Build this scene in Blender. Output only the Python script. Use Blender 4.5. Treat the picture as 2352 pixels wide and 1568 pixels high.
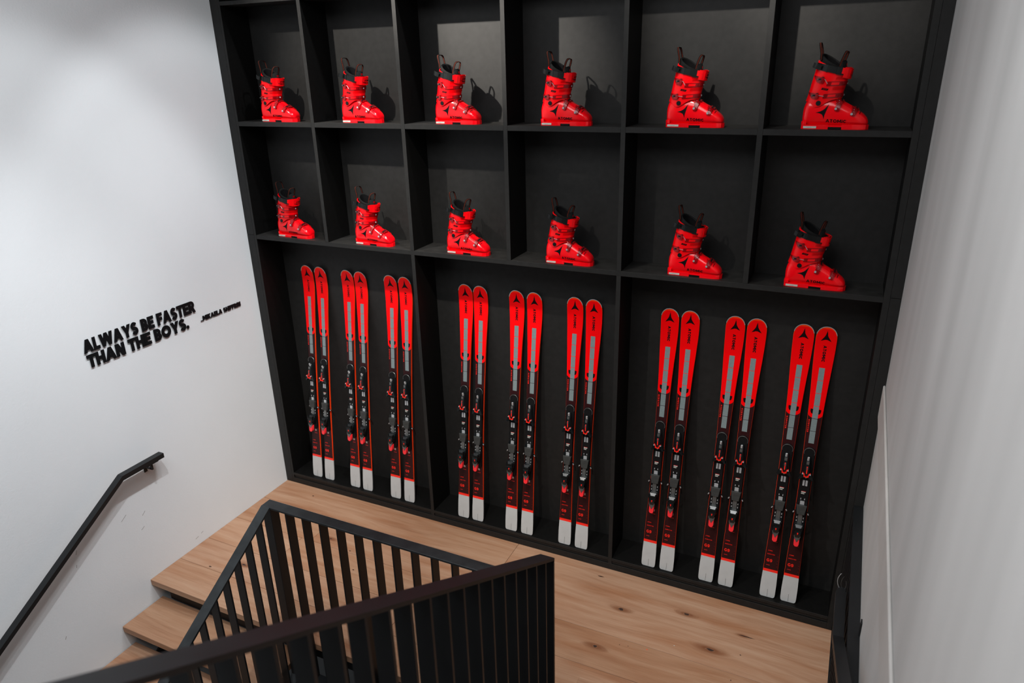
import bpy, bmesh, math, random
from mathutils import Vector, Matrix
from mathutils.bvhtree import BVHTree
random.seed(7)
for o in list(bpy.data.objects): bpy.data.objects.remove(o, do_unlink=True)
SC = bpy.context.scene
COL = SC.collection
PI = math.pi

# ------------------------------------------------------------------ camera
cam_d = bpy.data.cameras.new('camera'); cam = bpy.data.objects.new('camera', cam_d); COL.objects.link(cam)
CAM = Vector((4.0105, -3.8708, 3.2789))
R_ = Vector((0.90349857, 0.42786153, -0.02499672)); U_ = Vector((-0.13569914, 0.34089837, 0.93025483)); F_ = Vector((-0.4065416, 0.83709188, -0.36606163))
cam.matrix_world = Matrix(((R_.x, U_.x, -F_.x, CAM.x), (R_.y, U_.y, -F_.y, CAM.y), (R_.z, U_.z, -F_.z, CAM.z), (0, 0, 0, 1)))
cam_d.sensor_width = 36; cam_d.sensor_fit = 'HORIZONTAL'; cam_d.lens = 25.0586; cam_d.clip_start = 0.02
cam_d.dof.use_dof = True; cam_d.dof.focus_distance = 4.3; cam_d.dof.aperture_fstop = 2.2
SC.camera = cam

# ------------------------------------------------------------------ world, lights, exposure
w = bpy.data.worlds.new('world'); SC.world = w; w.use_nodes = True
w.node_tree.nodes['Background'].inputs[0].default_value = (0.75, 0.82, 0.9, 1)
w.node_tree.nodes['Background'].inputs[1].default_value = 0.1
SC.view_settings.view_transform = 'Standard'; SC.view_settings.look = 'None'; SC.view_settings.gamma = 1
SC.view_settings.use_curve_mapping = False
SC.view_settings.exposure = 0.0

def spot(name, loc, target, watt, deg, blend=0.5, color=(1, 1, 1), size=0.04):
    d = bpy.data.lights.new(name, 'SPOT'); d.energy = watt; d.spot_size = math.radians(deg); d.spot_blend = blend
    d.color = color; d.shadow_soft_size = size
    o = bpy.data.objects.new(name, d); COL.objects.link(o); o.location = loc
    o.rotation_euler = (Vector(target) - Vector(loc)).to_track_quat('-Z', 'Y').to_euler()
    return o
def area(name, loc, target, watt, sx, sy, color=(1, 1, 1)):
    d = bpy.data.lights.new(name, 'AREA'); d.energy = watt; d.shape = 'RECTANGLE'; d.size = sx; d.size_y = sy; d.color = color
    o = bpy.data.objects.new(name, d); COL.objects.link(o); o.location = loc
    o.rotation_euler = (Vector(target) - Vector(loc)).to_track_quat('-Z', 'Y').to_euler()
    return o
WARM = (1.0, 0.93, 0.84); COOL = (0.97, 0.985, 1.0)
spot('track_spot', (0.42, -1.85, 4.95), (1.98, 0.24, 3.42), 1802, 22, 1.0, WARM, 0.03)
spot('track_spot', (0.38, -1.85, 4.95), (0.98, 0.10, 3.2), 530, 38, 0.9, WARM, 0.03)
spot('track_spot', (2.88, -1.80, 4.95), (3.78, 0.24, 3.62), 317, 24, 1.0, WARM, 0.03)
spot('track_spot', (2.40, -1.80, 4.95), (1.1, 0.1, 0.8), 512, 44, 0.9, WARM, 0.03)
spot('track_spot', (1.55, -2.60, 4.95), (3.3, 0.1, 0.8), 240, 40, 0.9, WARM, 0.04)
spot('track_spot', (2.88, -1.80, 4.95), (3.30, 0.24, 3.42), 352, 26, 1.0, WARM, 0.03)
spot('wall_spot', (2.15, -1.45, 4.95), (0.0, -1.50, 1.5), 110, 55, 0.4, COOL, 0.05)
spot('wall_spot', (2.10, -0.40, 4.95), (0.0, -0.36, 1.6), 140, 55, 0.4, COOL, 0.05)
spot('wall_spot', (2.10, -0.80, 4.95), (0.0, -0.45, 1.2), 170, 44, 1.0, COOL, 0.05)
spot('wall_spot', (2.10, -2.60, 4.95), (0.0, -2.10, 1.0), 329, 50, 0.9, COOL, 0.05)
spot('floor_spot', (3.2, -1.3, 4.95), (3.2, -0.9, 0.0), 300, 46, 0.9, (1, 0.96, 0.9), 0.05)
spot('grey_wall_spot', (3.2, -3.4, 4.95), (4.29, -2.3, 2.4), 130, 70, 0.9, COOL, 0.06)
area('ceiling_fill', (2.2, -3.6, 4.98), (2.2, -3.4, 0), 146, 3.2, 2.4, COOL)  # added soft fill light above the camera, not a real fitting
area('ceiling_fill', (1.6, -1.2, 4.98), (1.6, -1.2, 0), 8, 2.6, 1.2, COOL)  # second added fill, over the landing

# ------------------------------------------------------------------ materials
def mat(name, col, rough=0.5, metal=0.0, spec=0.5, noise=0.0, nscale=8.0, bump=0.0, bscale=200.0, coat=0.0, stretch=(1, 1, 1), col2=None):
    m = bpy.data.materials.new(name); m.use_nodes = True; nt = m.node_tree; b = nt.nodes['Principled BSDF']
    b.inputs['Base Color'].default_value = (*col, 1); b.inputs['Roughness'].default_value = rough
    b.inputs['Metallic'].default_value = metal; b.inputs['Specular IOR Level'].default_value = spec
    b.inputs['Coat Weight'].default_value = coat; b.inputs['Coat Roughness'].default_value = 0.08
    tc = nt.nodes.new('ShaderNodeTexCoord'); mp = nt.nodes.new('ShaderNodeMapping'); nt.links.new(tc.outputs['Object'], mp.inputs[0])
    mp.inputs['Scale'].default_value = stretch
    if noise > 0 or col2:
        n = nt.nodes.new('ShaderNodeTexNoise'); n.inputs['Scale'].default_value = nscale; n.inputs['Detail'].default_value = 6
        nt.links.new(mp.outputs[0], n.inputs[0])
        r = nt.nodes.new('ShaderNodeValToRGB'); nt.links.new(n.outputs['Fac'], r.inputs[0])
        c2 = col2 or tuple(min(1, c * (1 + noise)) for c in col); c1 = tuple(c * (1 - noise) for c in col) if not col2 else col
        r.color_ramp.elements[0].position = 0.32; r.color_ramp.elements[1].position = 0.7
        r.color_ramp.elements[0].color = (*c1, 1); r.color_ramp.elements[1].color = (*c2, 1)
        nt.links.new(r.outputs[0], b.inputs['Base Color'])
    if bump > 0:
        n2 = nt.nodes.new('ShaderNodeTexNoise'); n2.inputs['Scale'].default_value = bscale; n2.inputs['Detail'].default_value = 3
        nt.links.new(mp.outputs[0], n2.inputs[0]); bp = nt.nodes.new('ShaderNodeBump'); bp.inputs['Strength'].default_value = bump
        bp.inputs['Distance'].default_value = 0.002
        nt.links.new(n2.outputs['Fac'], bp.inputs['Height']); nt.links.new(bp.outputs[0], b.inputs['Normal'])
    return m

M = {}
M['plaster'] = mat('white_plaster', (0.695, 0.73, 0.755), 0.85, noise=0.02, nscale=1.5, bump=0.35, bscale=90)
M['concrete'] = mat('grey_trowelled_plaster', (0.40, 0.40, 0.395), 0.8, nscale=1.6, stretch=(1, 2.2, 0.3), col2=(0.50, 0.50, 0.495), bump=0.2, bscale=30)
M['ledge'] = mat('ledge_plaster', (0.40, 0.385, 0.37), 0.8, nscale=2.0, stretch=(1, 2, 0.4), col2=(0.46, 0.445, 0.43))
M['shop_dark'] = mat('dark_shop_wall', (0.10, 0.10, 0.10), 0.8, noise=0.05)
M['ceiling'] = mat('ceiling_paint', (0.16, 0.16, 0.165), 0.9, noise=0.02)
M['laminate'] = mat('black_laminate', (0.0043, 0.0043, 0.0042), 0.45, noise=0.16, nscale=40, bump=0.10, bscale=500, spec=0.15)
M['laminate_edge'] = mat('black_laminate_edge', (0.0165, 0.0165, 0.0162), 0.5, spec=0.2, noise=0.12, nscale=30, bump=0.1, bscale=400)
M['steel'] = mat('blackened_steel', (0.022, 0.025, 0.027), 0.42, metal=0.3, spec=0.35, noise=0.3, nscale=14, bump=0.05, bscale=60)
M['steel_dark'] = mat('black_powder_coated_steel', (0.007, 0.008, 0.009), 0.45, spec=0.3, noise=0.15)
M['letter'] = mat('black_acrylic', (0.006, 0.007, 0.008), 0.35, spec=0.2, noise=0.1)
M['boot_red'] = mat('glossy_red_shell', (0.93, 0.0015, 0.007), 0.16, coat=0.0, spec=0.45, noise=0.03, nscale=10)
M['boot_red2'] = mat('red_cuff_plastic', (0.88, 0.0015, 0.005), 0.25, coat=0.0, spec=0.3, noise=0.03, nscale=10)
M['buckle'] = mat('dark_red_buckle', (0.24, 0.0006, 0.003), 0.18, spec=0.45, coat=0.0, noise=0.1, nscale=50)
M['liner'] = mat('black_liner_fabric', (0.0045, 0.0048, 0.005), 0.85, spec=0.2, noise=0.3, nscale=60, bump=0.3, bscale=800)
M['liner_in'] = mat('inner_liner_fabric', (0.0035, 0.0035, 0.004), 0.95, spec=0.1, noise=0.2, nscale=60)
M['strap'] = mat('black_strap_plastic', (0.004, 0.0048, 0.005), 0.35, spec=0.3, noise=0.1)
M['loop'] = mat('black_webbing', (0.005, 0.004, 0.0035), 0.9, spec=0.1, noise=0.1)
M['loop_red'] = mat('rust_red_webbing', (0.050, 0.010, 0.006), 0.9, spec=0.1, noise=0.2, nscale=90)
M['silver'] = mat('bright_metal', (0.55, 0.57, 0.59), 0.22, metal=0.45, noise=0.05)
M['grey_metal'] = mat('grey_metal', (0.22, 0.23, 0.23), 0.4, metal=0.8, noise=0.1)
M['white_label'] = mat('white_label', (0.50, 0.50, 0.46), 0.5, noise=0.03)
M['grey_print'] = mat('grey_print', (0.30, 0.30, 0.29), 0.5, noise=0.02)
M['black_print'] = mat('black_print', (0.003, 0.0035, 0.004), 0.5, spec=0.12, noise=0.02)
M['ski_red'] = mat('red_topsheet', (0.95, 0.0012, 0.003), 0.30, spec=0.12, noise=0.02, nscale=6)
M['ski_dark'] = mat('maroon_topsheet', (0.026, 0.0045, 0.0055), 0.4, spec=0.25, noise=0.1, nscale=20)
M['ski_emblem'] = mat('dark_maroon_print', (0.007, 0.003, 0.0035), 0.5, spec=0.12, noise=0.05)
M['ski_white'] = mat('silver_grey_topsheet', (0.49, 0.51, 0.515), 0.45, noise=0.04, nscale=15)
M['ski_side'] = mat('orange_red_sidewall', (1.0, 0.055, 0.006), 0.5, spec=0.1, noise=0.03)
M['ski_print'] = mat('bright_red_print', (0.95, 0.02, 0.01), 0.4, noise=0.02)
M['ski_print_dim'] = mat('dim_red_print', (0.40, 0.01, 0.01), 0.4, noise=0.02)
M['bind'] = mat('black_binding_plastic', (0.006, 0.008, 0.009), 0.2, spec=0.5, noise=0.1, nscale=60)
M['bind_mat'] = mat('matte_black_plate', (0.005, 0.005, 0.0055), 0.5, spec=0.2, noise=0.1)
M['pad'] = mat('grey_pad', (0.032, 0.034, 0.033), 0.6, noise=0.2, nscale=40, bump=0.3, bscale=300)
M['lever'] = mat('neon_red_lever', (0.95, 0.03, 0.04), 0.35, coat=0.2, noise=0.03)
M['floor_low'] = mat('grey_screed', (0.2, 0.2, 0.2), 0.8, noise=0.1)
# woven reflective patch
def patch_mat():
    m = mat('reflective_mesh_patch', (0.36, 0.43, 0.44), 0.42, metal=0.25, spec=0.6)
    nt = m.node_tree; b = nt.nodes['Principled BSDF']
    tc = [n for n in nt.nodes if n.type == 'TEX_COORD'][0]
    v = nt.nodes.new('ShaderNodeTexVoronoi'); v.inputs['Scale'].default_value = 620; nt.links.new(tc.outputs['Object'], v.inputs[0])
    r = nt.nodes.new('ShaderNodeValToRGB'); nt.links.new(v.outputs['Distance'], r.inputs[0])
    r.color_ramp.elements[0].position = 0.2; r.color_ramp.elements[0].color = (0.13, 0.18, 0.185, 1)
    r.color_ramp.elements[1].position = 0.55; r.color_ramp.elements[1].color = (0.26, 0.32, 0.33, 1)
    nt.links.new(r.outputs[0], b.inputs['Base Color']); return m
M['patch'] = patch_mat()

KN = [(3.41, -0.216, .045), (3.02, -0.34, .05), (3.60, -0.45, .07), (2.97, -0.70, .05), (3.76, -0.26, .03), (0.83, -0.50, .045), (0.45, -0.99, .055), (0.60, -0.84, .03), (2.3, -0.12, .03)]
def wood_mat(name, seed, tint=(1, 1, 1)):
    m = bpy.data.materials.new(name); m.use_nodes = True; nt = m.node_tree; N = nt.nodes.new; L = nt.links.new
    b = nt.nodes['Principled BSDF']; b.inputs['Roughness'].default_value = 0.55; b.inputs['Specular IOR Level'].default_value = 0.35
    tc = N('ShaderNodeTexCoord'); mp = N('ShaderNodeMapping'); L(tc.outputs['Object'], mp.inputs[0])
    mp.inputs['Location'].default_value = (seed * 3.7, seed * 1.9, seed)
    # wide cathedral waves: distort y by low frequency noise
    n0 = N('ShaderNodeTexNoise'); n0.inputs['Scale'].default_value = 1.6; n0.inputs['Detail'].default_value = 2
    mp0 = N('ShaderNodeMapping'); mp0.inputs['Scale'].default_value = (0.55, 2.2, 1); L(mp.outputs[0], mp0.inputs[0]); L(mp0.outputs[0], n0.inputs[0])
    # fine grain
    mp1 = N('ShaderNodeMapping'); mp1.inputs['Scale'].default_value = (0.9, 17, 8); L(mp.outputs[0], mp1.inputs[0])
    ad = N('ShaderNodeVectorMath'); ad.operation = 'MULTIPLY_ADD'; L(n0.outputs['Color'], ad.inputs[0]); ad.inputs[1].default_value = (0, 4.2, 0)
    base = mp1.outputs[0]; facs = []
    for (kx, ky, kr) in KN:
        sb = N('ShaderNodeVectorMath'); sb.operation = 'SUBTRACT'; L(tc.outputs['Object'], sb.inputs[0]); sb.inputs[1].default_value = (kx, ky, 0)
        ml = N('ShaderNodeVectorMath'); ml.operation = 'MULTIPLY'; L(sb.outputs[0], ml.inputs[0]); ml.inputs[1].default_value = (0.42, 1.25, 0)
        ln = N('ShaderNodeVectorMath'); ln.operation = 'LENGTH'; L(ml.outputs[0], ln.inputs[0])
        mr = N('ShaderNodeMapRange'); mr.interpolation_type = 'SMOOTHERSTEP'; L(ln.outputs['Value'], mr.inputs[0]); mr.inputs[1].default_value = 0; mr.inputs[2].default_value = kr; mr.inputs[3].default_value = 1; mr.inputs[4].default_value = 0
        facs.append(mr.outputs[0])
        sc = N('ShaderNodeVectorMath'); sc.operation = 'SCALE'; L(mr.outputs[0], sc.inputs['Scale']); sc.inputs[0].default_value = (0, 1.6 if ky > -.5 else -1.6, 0)
        a2 = N('ShaderNodeVectorMath'); a2.operation = 'ADD'; L(base, a2.inputs[0]); L(sc.outputs[0], a2.inputs[1]); base = a2.outputs[0]
    L(base, ad.inputs[2])
    fsum = facs[0]
    for q in facs[1:]:
        m_ = N('ShaderNodeMath'); m_.operation = 'MAXIMUM'; L(fsum, m_.inputs[0]); L(q, m_.inputs[1]); fsum = m_.outputs[0]
    n1 = N('ShaderNodeTexNoise'); n1.inputs['Scale'].default_value = 1.5; n1.inputs['Detail'].default_value = 9; n1.inputs['Roughness'].default_value = 0.62; L(ad.outputs[0], n1.inputs[0])
    r1 = N('ShaderNodeValToRGB'); L(n1.outputs['Fac'], r1.inputs[0])
    e = r1.color_ramp.elements; e[0].position = 0.25; e[1].position = 0.75
    e[0].color = (0.275 * tint[0], 0.142 * tint[1], 0.080 * tint[2], 1); e[1].color = (0.396 * tint[0], 0.254 * tint[1], 0.167 * tint[2], 1)
    x = e.new(0.5); x.color = (0.348 * tint[0], 0.201 * tint[1], 0.123 * tint[2], 1)
    # broad reddish streaks
    mp2 = N('ShaderNodeMapping'); mp2.inputs['Scale'].default_value = (0.9, 6.5, 3); L(mp.outputs[0], mp2.inputs[0])
    n2 = N('ShaderNodeTexNoise'); n2.inputs['Scale'].default_value = 1.4; n2.inputs['Detail'].default_value = 3; L(mp2.outputs[0], n2.inputs[0])
    r2 = N('ShaderNodeValToRGB'); L(n2.outputs['Fac'], r2.inputs[0]); r2.color_ramp.elements[0].position = 0.46; r2.color_ramp.elements[1].position = 0.72
    mx = N('ShaderNodeMixRGB'); mx.blend_type = 'MULTIPLY'; L(r2.outputs[0], mx.inputs[0]); L(r1.outputs[0], mx.inputs[1]); mx.inputs[2].default_value = (0.82, 0.66, 0.54, 1)
    # fine pore lines
    mp4 = N('ShaderNodeMapping'); mp4.inputs['Scale'].default_value = (5, 240, 60); L(mp.outputs[0], mp4.inputs[0])
    n4 = N('ShaderNodeTexNoise'); n4.inputs['Scale'].default_value = 1; n4.inputs['Detail'].default_value = 2; L(mp4.outputs[0], n4.inputs[0])
    r4 = N('ShaderNodeValToRGB'); L(n4.outputs['Fac'], r4.inputs[0]); r4.color_ramp.elements[0].position = 0.3; r4.color_ramp.elements[1].position = 0.5
    r4.color_ramp.elements[0].color = (0.86, 0.83, 0.80, 1)
    mx4 = N('ShaderNodeMixRGB'); mx4.blend_type = 'MULTIPLY'; mx4.inputs[0].default_value = 1; L(mx.outputs[0], mx4.inputs[1]); L(r4.outputs[0], mx4.inputs[2])
    mx5 = N('ShaderNodeMixRGB'); mx5.blend_type = 'MULTIPLY'; L(fsum, mx5.inputs[0]); L(mx4.outputs[0], mx5.inputs[1]); mx5.inputs[2].default_value = (0.52, 0.36, 0.26, 1)
    L(mx5.outputs[0], b.inputs['Base Color'])
    bp = N('ShaderNodeBump'); bp.inputs['Strength'].default_value = 0.15; bp.inputs['Distance'].default_value = 0.001; L(n4.outputs['Fac'], bp.inputs['Height']); L(bp.outputs[0], b.inputs['Normal'])
    return m
WOOD = [wood_mat('oak_board', 1.0), wood_mat('oak_board', 4.3, (1.05, 1.06, 1.08)), wood_mat('oak_board', 7.9, (0.96, 0.93, 0.9)), wood_mat('oak_board', 12.4, (1.0, 1.0, 1.02))]
M['knot'] = mat('dark_knot', (0.035, 0.016, 0.010), 0.6, noise=0.5, nscale=80)
M['knot_halo'] = mat('brown_knot_ring', (0.20, 0.088, 0.045), 0.6, noise=0.35, nscale=50)

# ------------------------------------------------------------------ mesh helpers
def obj(name, bm, m, parent=None, smooth=False):
    me = bpy.data.meshes.new(name); bmesh.ops.recalc_face_normals(bm, faces=bm.faces); bm.to_mesh(me); bm.free()
    ms = m if isinstance(m, (list, tuple)) else [m]
    for q in ms: me.materials.append(q)
    if smooth:
        for p in me.polygons: p.use_smooth = True
        try: me.set_sharp_from_angle(angle=math.radians(40))
        except Exception: pass
    o = bpy.data.objects.new(name, me); COL.objects.link(o)
    if parent: o.parent = parent
    return o
def thing(name, label, cat, loc=(0, 0, 0), group=None, rot=(0, 0, 0)):
    o = bpy.data.objects.new(name, None); COL.objects.link(o); o.location = loc; o.rotation_euler = rot
    o.empty_display_size = 0.05; o['label'] = label; o['category'] = cat
    if group: o['group'] = group
    return o
def struct(o, label=None):
    o['kind'] = 'structure'
    if label: o['label'] = label
    return o
def box(bm, x0, x1, y0, y1, z0, z1, bevel=0.0, mi=0):
    r = bmesh.ops.create_cube(bm, size=1)
    vs = r['verts']
    bmesh.ops.scale(bm, verts=vs, vec=(x1 - x0, y1 - y0, z1 - z0)); bmesh.ops.translate(bm, verts=vs, vec=((x0 + x1) / 2, (y0 + y1) / 2, (z0 + z1) / 2))
    fs = list({f for v in vs for f in v.link_faces})
    if mi:
        for f in fs: f.material_index = mi
    if bevel > 0:
        es = list({e for v in vs for e in v.link_edges})
        bmesh.ops.bevel(bm, geom=es, offset=bevel, segments=1, affect='EDGES')
def B(x0, x1, y0, y1, z0, z1, bevel=0.0):
    bm = bmesh.new(); box(bm, x0, x1, y0, y1, z0, z1, bevel); return bm
def cyl(bm, p0, p1, r, seg=12, r2=None):
    p0 = Vector(p0); p1 = Vector(p1); d = p1 - p0
    q = d.to_track_quat('Z', 'Y').to_matrix().to_4x4(); q.translation = (p0 + p1) / 2
    bmesh.ops.create_cone(bm, cap_ends=True, segments=seg, radius1=r, radius2=r if r2 is None else r2, depth=d.length, matrix=q)
def tube(bm, pts, r, seg=8, flat=None):
    """swept section along pts; flat=(half_width, half_thick, side vector) for a ribbon"""
    pts = [Vector(p) for p in pts]; rings = []
    for i, p in enumerate(pts):
        t = (pts[min(i + 1, len(pts) - 1)] - pts[max(i - 1, 0)]).normalized()
        if flat:
            s = Vector(flat[2]); s = (s - t * s.dot(t)).normalized(); n = t.cross(s)
            rings.append([bm.verts.new(p + s * a * flat[0] + n * b * flat[1]) for a, b in ((-1, -1), (1, -1), (1, 1), (-1, 1))])
        else:
            s = t.orthogonal().normalized() if i == 0 else (S0 - t * S0.dot(t)).normalized()
            S0 = s; n = t.cross(s)
            rings.append([bm.verts.new(p + (s * math.cos(a) + n * math.sin(a)) * r) for a in [2 * PI * k / seg for k in range(seg)]])
    k = len(rings[0])
    for a, b in zip(rings, rings[1:]):
        for j in range(k): bm.faces.new((a[j], a[(j + 1) % k], b[(j + 1) % k], b[j]))
    bm.faces.new(rings[0][::-1]); bm.faces.new(rings[-1])
def loft(bm, rings, cap0=True, cap1=True, closed=True):
    rv = [[bm.verts.new(p) for p in r] for r in rings]; k = len(rv[0])
    for a, b in zip(rv, rv[1:]):
        for j in range(k if closed else k - 1): bm.faces.new((a[j], a[(j + 1) % k], b[(j + 1) % k], b[j]))
    if cap0: bm.faces.new(rv[0][::-1])
    if cap1: bm.faces.new(rv[-1])
    return rv
def interp(tab, x):
    if x <= tab[0][0]: return tab[0][1]
    for (a, b), (c, d) in zip(tab, tab[1:]):
        if x <= c:
            t = (x - a) / (c - a); return b + (d - b) * t
    return tab[-1][1]
def _stroke(bm, pts, t, closed=False, z0=0.0, z1=0.0):
    n = len(pts); L = []; Rr = []
    for i in range(n):
        p = Vector(pts[i]); a = Vector(pts[(i - 1) % n]) if (closed or i > 0) else None; b = Vector(pts[(i + 1) % n]) if (closed or i < n - 1) else None
        d0 = (p - a).normalized() if a is not None else (b - p).normalized(); d1 = (b - p).normalized() if b is not None else d0
        n0 = Vector((-d0.y, d0.x)); n1 = Vector((-d1.y, d1.x)); m = (n0 + n1).normalized(); k = t / 2 / max(.35, m.dot(n0))
        L.append(p + m * k); Rr.append(p - m * k)
    _solid(bm, [[L[i], L[(i + 1) % n], Rr[(i + 1) % n], Rr[i]] for i in range(n if closed else n - 1)], z0, z1)
_K = [0]
def _solid(bm, quads, z0, z1):
    for q in quads:
        lo = [bm.verts.new((p[0], p[1], z0)) for p in q]
        if z1 <= z0:
            bm.faces.new(lo); continue
        _K[0] = (_K[0] + 1) % 9; hi = [bm.verts.new((p[0], p[1], z1 * (1 + .012 * _K[0]))) for p in q]
        bm.faces.new(lo[::-1]); bm.faces.new(hi)
        for i in range(len(q)): bm.faces.new((lo[i], lo[(i + 1) % len(q)], hi[(i + 1) % len(q)], hi[i]))
def _arc(cx, cy, rx, ry, a0, a1, n=12): return [(cx + rx * math.cos(math.radians(a0 + (a1 - a0) * i / n)), cy + ry * math.sin(math.radians(a0 + (a1 - a0) * i / n))) for i in range(n + 1)]
GW = dict(A=1.02, B=.80, C=.92, D=.88, E=.70, F=.68, G=.98, H=.86, I=.27, K=.90, L=.66, M=1.08, N=.90, O=1.04, R=.84, S=.78, T=.78, U=.84, W=1.42, Y=.96)
GW.update({'.': .30, '_': .62, ' ': .34, '0': .8, '1': .48, '5': .76, '7': .74, '9': .80})
def glyph(ch, x, t, bm, z0, z1):
    """bold capital of height 1 drawn at x with stem t; overlapping flat strokes"""
    w_ = GW[ch]; h = t / 2
    def bar(x0, x1, y0, y1): _solid(bm, [[(x + x0, y0), (x + x1, y0), (x + x1, y1), (x + x0, y1)]], z0, z1)
    def par(xa, xb_, y0, y1, tt=None):
        k = (tt or t * 1.04) / 2; _solid(bm, [[(x + xa - k, y0), (x + xa + k, y0), (x + xb_ + k, y1), (x + xb_ - k, y1)]], z0, z1)
    def ring(cx, cy, rx, ry, a0=0, a1=360, n=12, tt=None): 
        p = _arc(x + cx, cy, rx, ry, a0, a1, n); _stroke(bm, p[:-1] if a1 - a0 == 360 else p, tt or t, a1 - a0 == 360, z0, z1)
    q = t * .84   # horizontal bars a little thinner
    if ch == 'A': par(t * .52, w_ / 2, 0, 1); par(w_ - t * .52, w_ / 2, 0, 1); bar(w_ * .25, w_ * .75, .19, .19 + q * .85)
    elif ch in 'BR':
        bar(0, t, 0, 1); cy = (1 + .46) / 2; ry = (1 - q / 2 - (.46 + q / 2 - .04)) / 2
        r = w_ * .93 - h - w_ * .42
        yb = .46; _stroke(bm, [(x + h, 1 - q / 2), (x + w_ * .42, 1 - q / 2)] + _arc(x + w_ * .42, (1 - q / 2 + yb) / 2, r, (1 - q / 2 - yb) / 2, 90, -90, 8)[1:] + [(x + h, yb)], q, False, z0, z1)
        if ch == 'B':
            r2 = w_ - h - w_ * .44; _stroke(bm, [(x + h, yb + .04), (x + w_ * .44, yb + .04)] + _arc(x + w_ * .44, (yb + .04 + q / 2) / 2, r2, (yb + .04 - q / 2) / 2, 90, -90, 8)[1:] + [(x + h, q / 2)], q, False, z0, z1)
        else: par(w_ - t * .58, w_ * .48, 0, yb + .05, t * 1.1)
    elif ch in 'CG':
        ring(w_ * .52, .5, w_ * .52 - h, .5 - h, 42, 318 if ch == 'C' else 345, 14)
        if ch == 'G': bar(w_ * .55, w_, .34, .34 + q); bar(w_ - t * .95, w_, .12, .34 + q)
    elif ch == 'D': bar(0, t, 0, 1); _stroke(bm, [(x + h, 1 - q / 2), (x + w_ * .4, 1 - q / 2)] + _arc(x + w_ * .4, .5, w_ * .6 - h, .5 - q / 2, 90, -90, 10)[1:] + [(x + h, q / 2)], q * 1.1, False, z0, z1)
    elif ch in 'EF':
        bar(0, t, 0, 1); bar(0, w_, 1 - q, 1); bar(0, w_ * .92, .5 - q * .45, .5 + q * .5)
        if ch == 'E': bar(0, w_, 0, q)
    elif ch == 'H': bar(0, t, 0, 1); bar(w_ - t, w_, 0, 1); bar(0, w_, .5 - q / 2, .5 + q / 2)
    elif ch == 'I': bar(w_ / 2 - h, w_ / 2 + h, 0, 1)
    elif ch == 'K': bar(0, t, 0, 1); par(t * .7, w_ - t * .62, .38, 1, t * 1.3); par(w_ - t * .60, w_ * .36, 0, .62, t * 1.3)
    elif ch == 'L': bar(0, t, 0, 1); bar(0, w_, 0, q)
    elif ch == 'M': bar(0, t, 0, 1); bar(w_ - t, w_, 0, 1); par(w_ / 2, t * .55, .24, 1, t * 1.12); par(w_ / 2, w_ - t * .55, .24, 1, t * 1.12)
    elif ch == 'N': bar(0, t, 0, 1); bar(w_ - t, w_, 0, 1); par(w_ - t * .6, t * .6, 0, 1, t * 1.2)
    elif ch in 'O0': ring(w_ / 2, .5, w_ / 2 - h, .5 - h, 0, 360, 22)
    elif ch == 'S':
        k = q; r = w_ / 2 - h
        up = _arc(x + w_ / 2 - .01, (1 - k / 2 + .5) / 2, r * .95, (1 - k / 2 - .5) / 2, 28, 262, 9); lo = _arc(x + w_ / 2, (k / 2 + .5) / 2, r, (.5 - k / 2) / 2, 82, -154, 9); _stroke(bm, up + lo, k * 1.06, False, z0, z1)
    elif ch == 'T': bar(w_ / 2 - h, w_ / 2 + h, 0, 1); bar(0, w_, 1 - q, 1)
    elif ch == 'U': _stroke(bm, [(x + h, 1), (x + h, .42)] + _arc(x + w_ / 2, .42, w_ / 2 - h, .42 - h, 180, 360, 10)[1:] + [(x + w_ - h, 1)], t, False, z0, z1)
    elif ch == 'W':
        for a, b_ in ((w_ * .275, t * .52), (w_ * .275, w_ / 2), (w_ * .725, w_ / 2), (w_ * .725, w_ - t * .52)): par(a, b_, 0, 1)
    elif ch == 'Y': par(w_ / 2, t * .55, .40, 1, t * 1.12); par(w_ / 2, w_ - t * .55, .40, 1, t * 1.12); bar(w_ / 2 - h, w_ / 2 + h, 0, .48)
    elif ch == '.': p = _arc(x + w_ / 2, .15, .15, .15, 0, 360, 14)[:-1]; _solid(bm, [p], z0, z1)
    elif ch == '_': bar(0, w_, 0, .16)
    elif ch == '1': bar(w_ - t, w_, 0, 1); par(t * .4, w_ - h, .74, 1, t)
    elif ch == '7': bar(0, w_, 1 - q, 1); par(w_ * .36, w_ - t * .55, 0, 1)
    elif ch == '5': bar(0, w_ * .9, 1 - q, 1); bar(0, t * .9, .45, 1); _stroke(bm, [(x, .55), (x + w_ * .4, .6 - q * .1)] + _arc(x + w_ * .42, .31, w_ * .58 - h, .31 - q / 2 + .03, 80, -100, 9) + [(x, q * .6)], q, False, z0, z1)
    elif ch == '9': ring(w_ / 2, .66, w_ / 2 - h, .34 - h, 0, 360, 16); _stroke(bm, [(x + w_ - h, .66), (x + w_ - h, .42)] + _arc(x + w_ * .45, .36, w_ * .55 - h, .36 - h, 0, -90, 6)[1:] + [(x + w_ * .12, h)], t, False, z0, z1)
def text_bm(txt, w, h, bold=.24, depth=0.0, space=.09, parts=None):
    """bold sans capitals scaled to fill w x h, origin bottom left, in XY; parts collects one bmesh per letter"""
    tot = sum(GW[c] for c in txt) + space * (len(txt) - 1)
    bm = bmesh.new(); x = 0.0
    for c in txt:
        if c != ' ':
            b2 = bmesh.new() if parts is not None else bm
            k0 = len(b2.verts); glyph(c, x, bold, b2, 0.0, 1.0 if depth else 0.0)
            if parts is not None:
                for v in b2.verts: v.co = Vector((v.co.x * w / tot, v.co.y * h, v.co.z * depth))
                parts.append(b2)
        x += GW[c] + space
    if parts is None:
        for v in bm.verts: v.co = Vector((v.co.x * w / tot, v.co.y * h, v.co.z * depth))
    return bm
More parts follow.
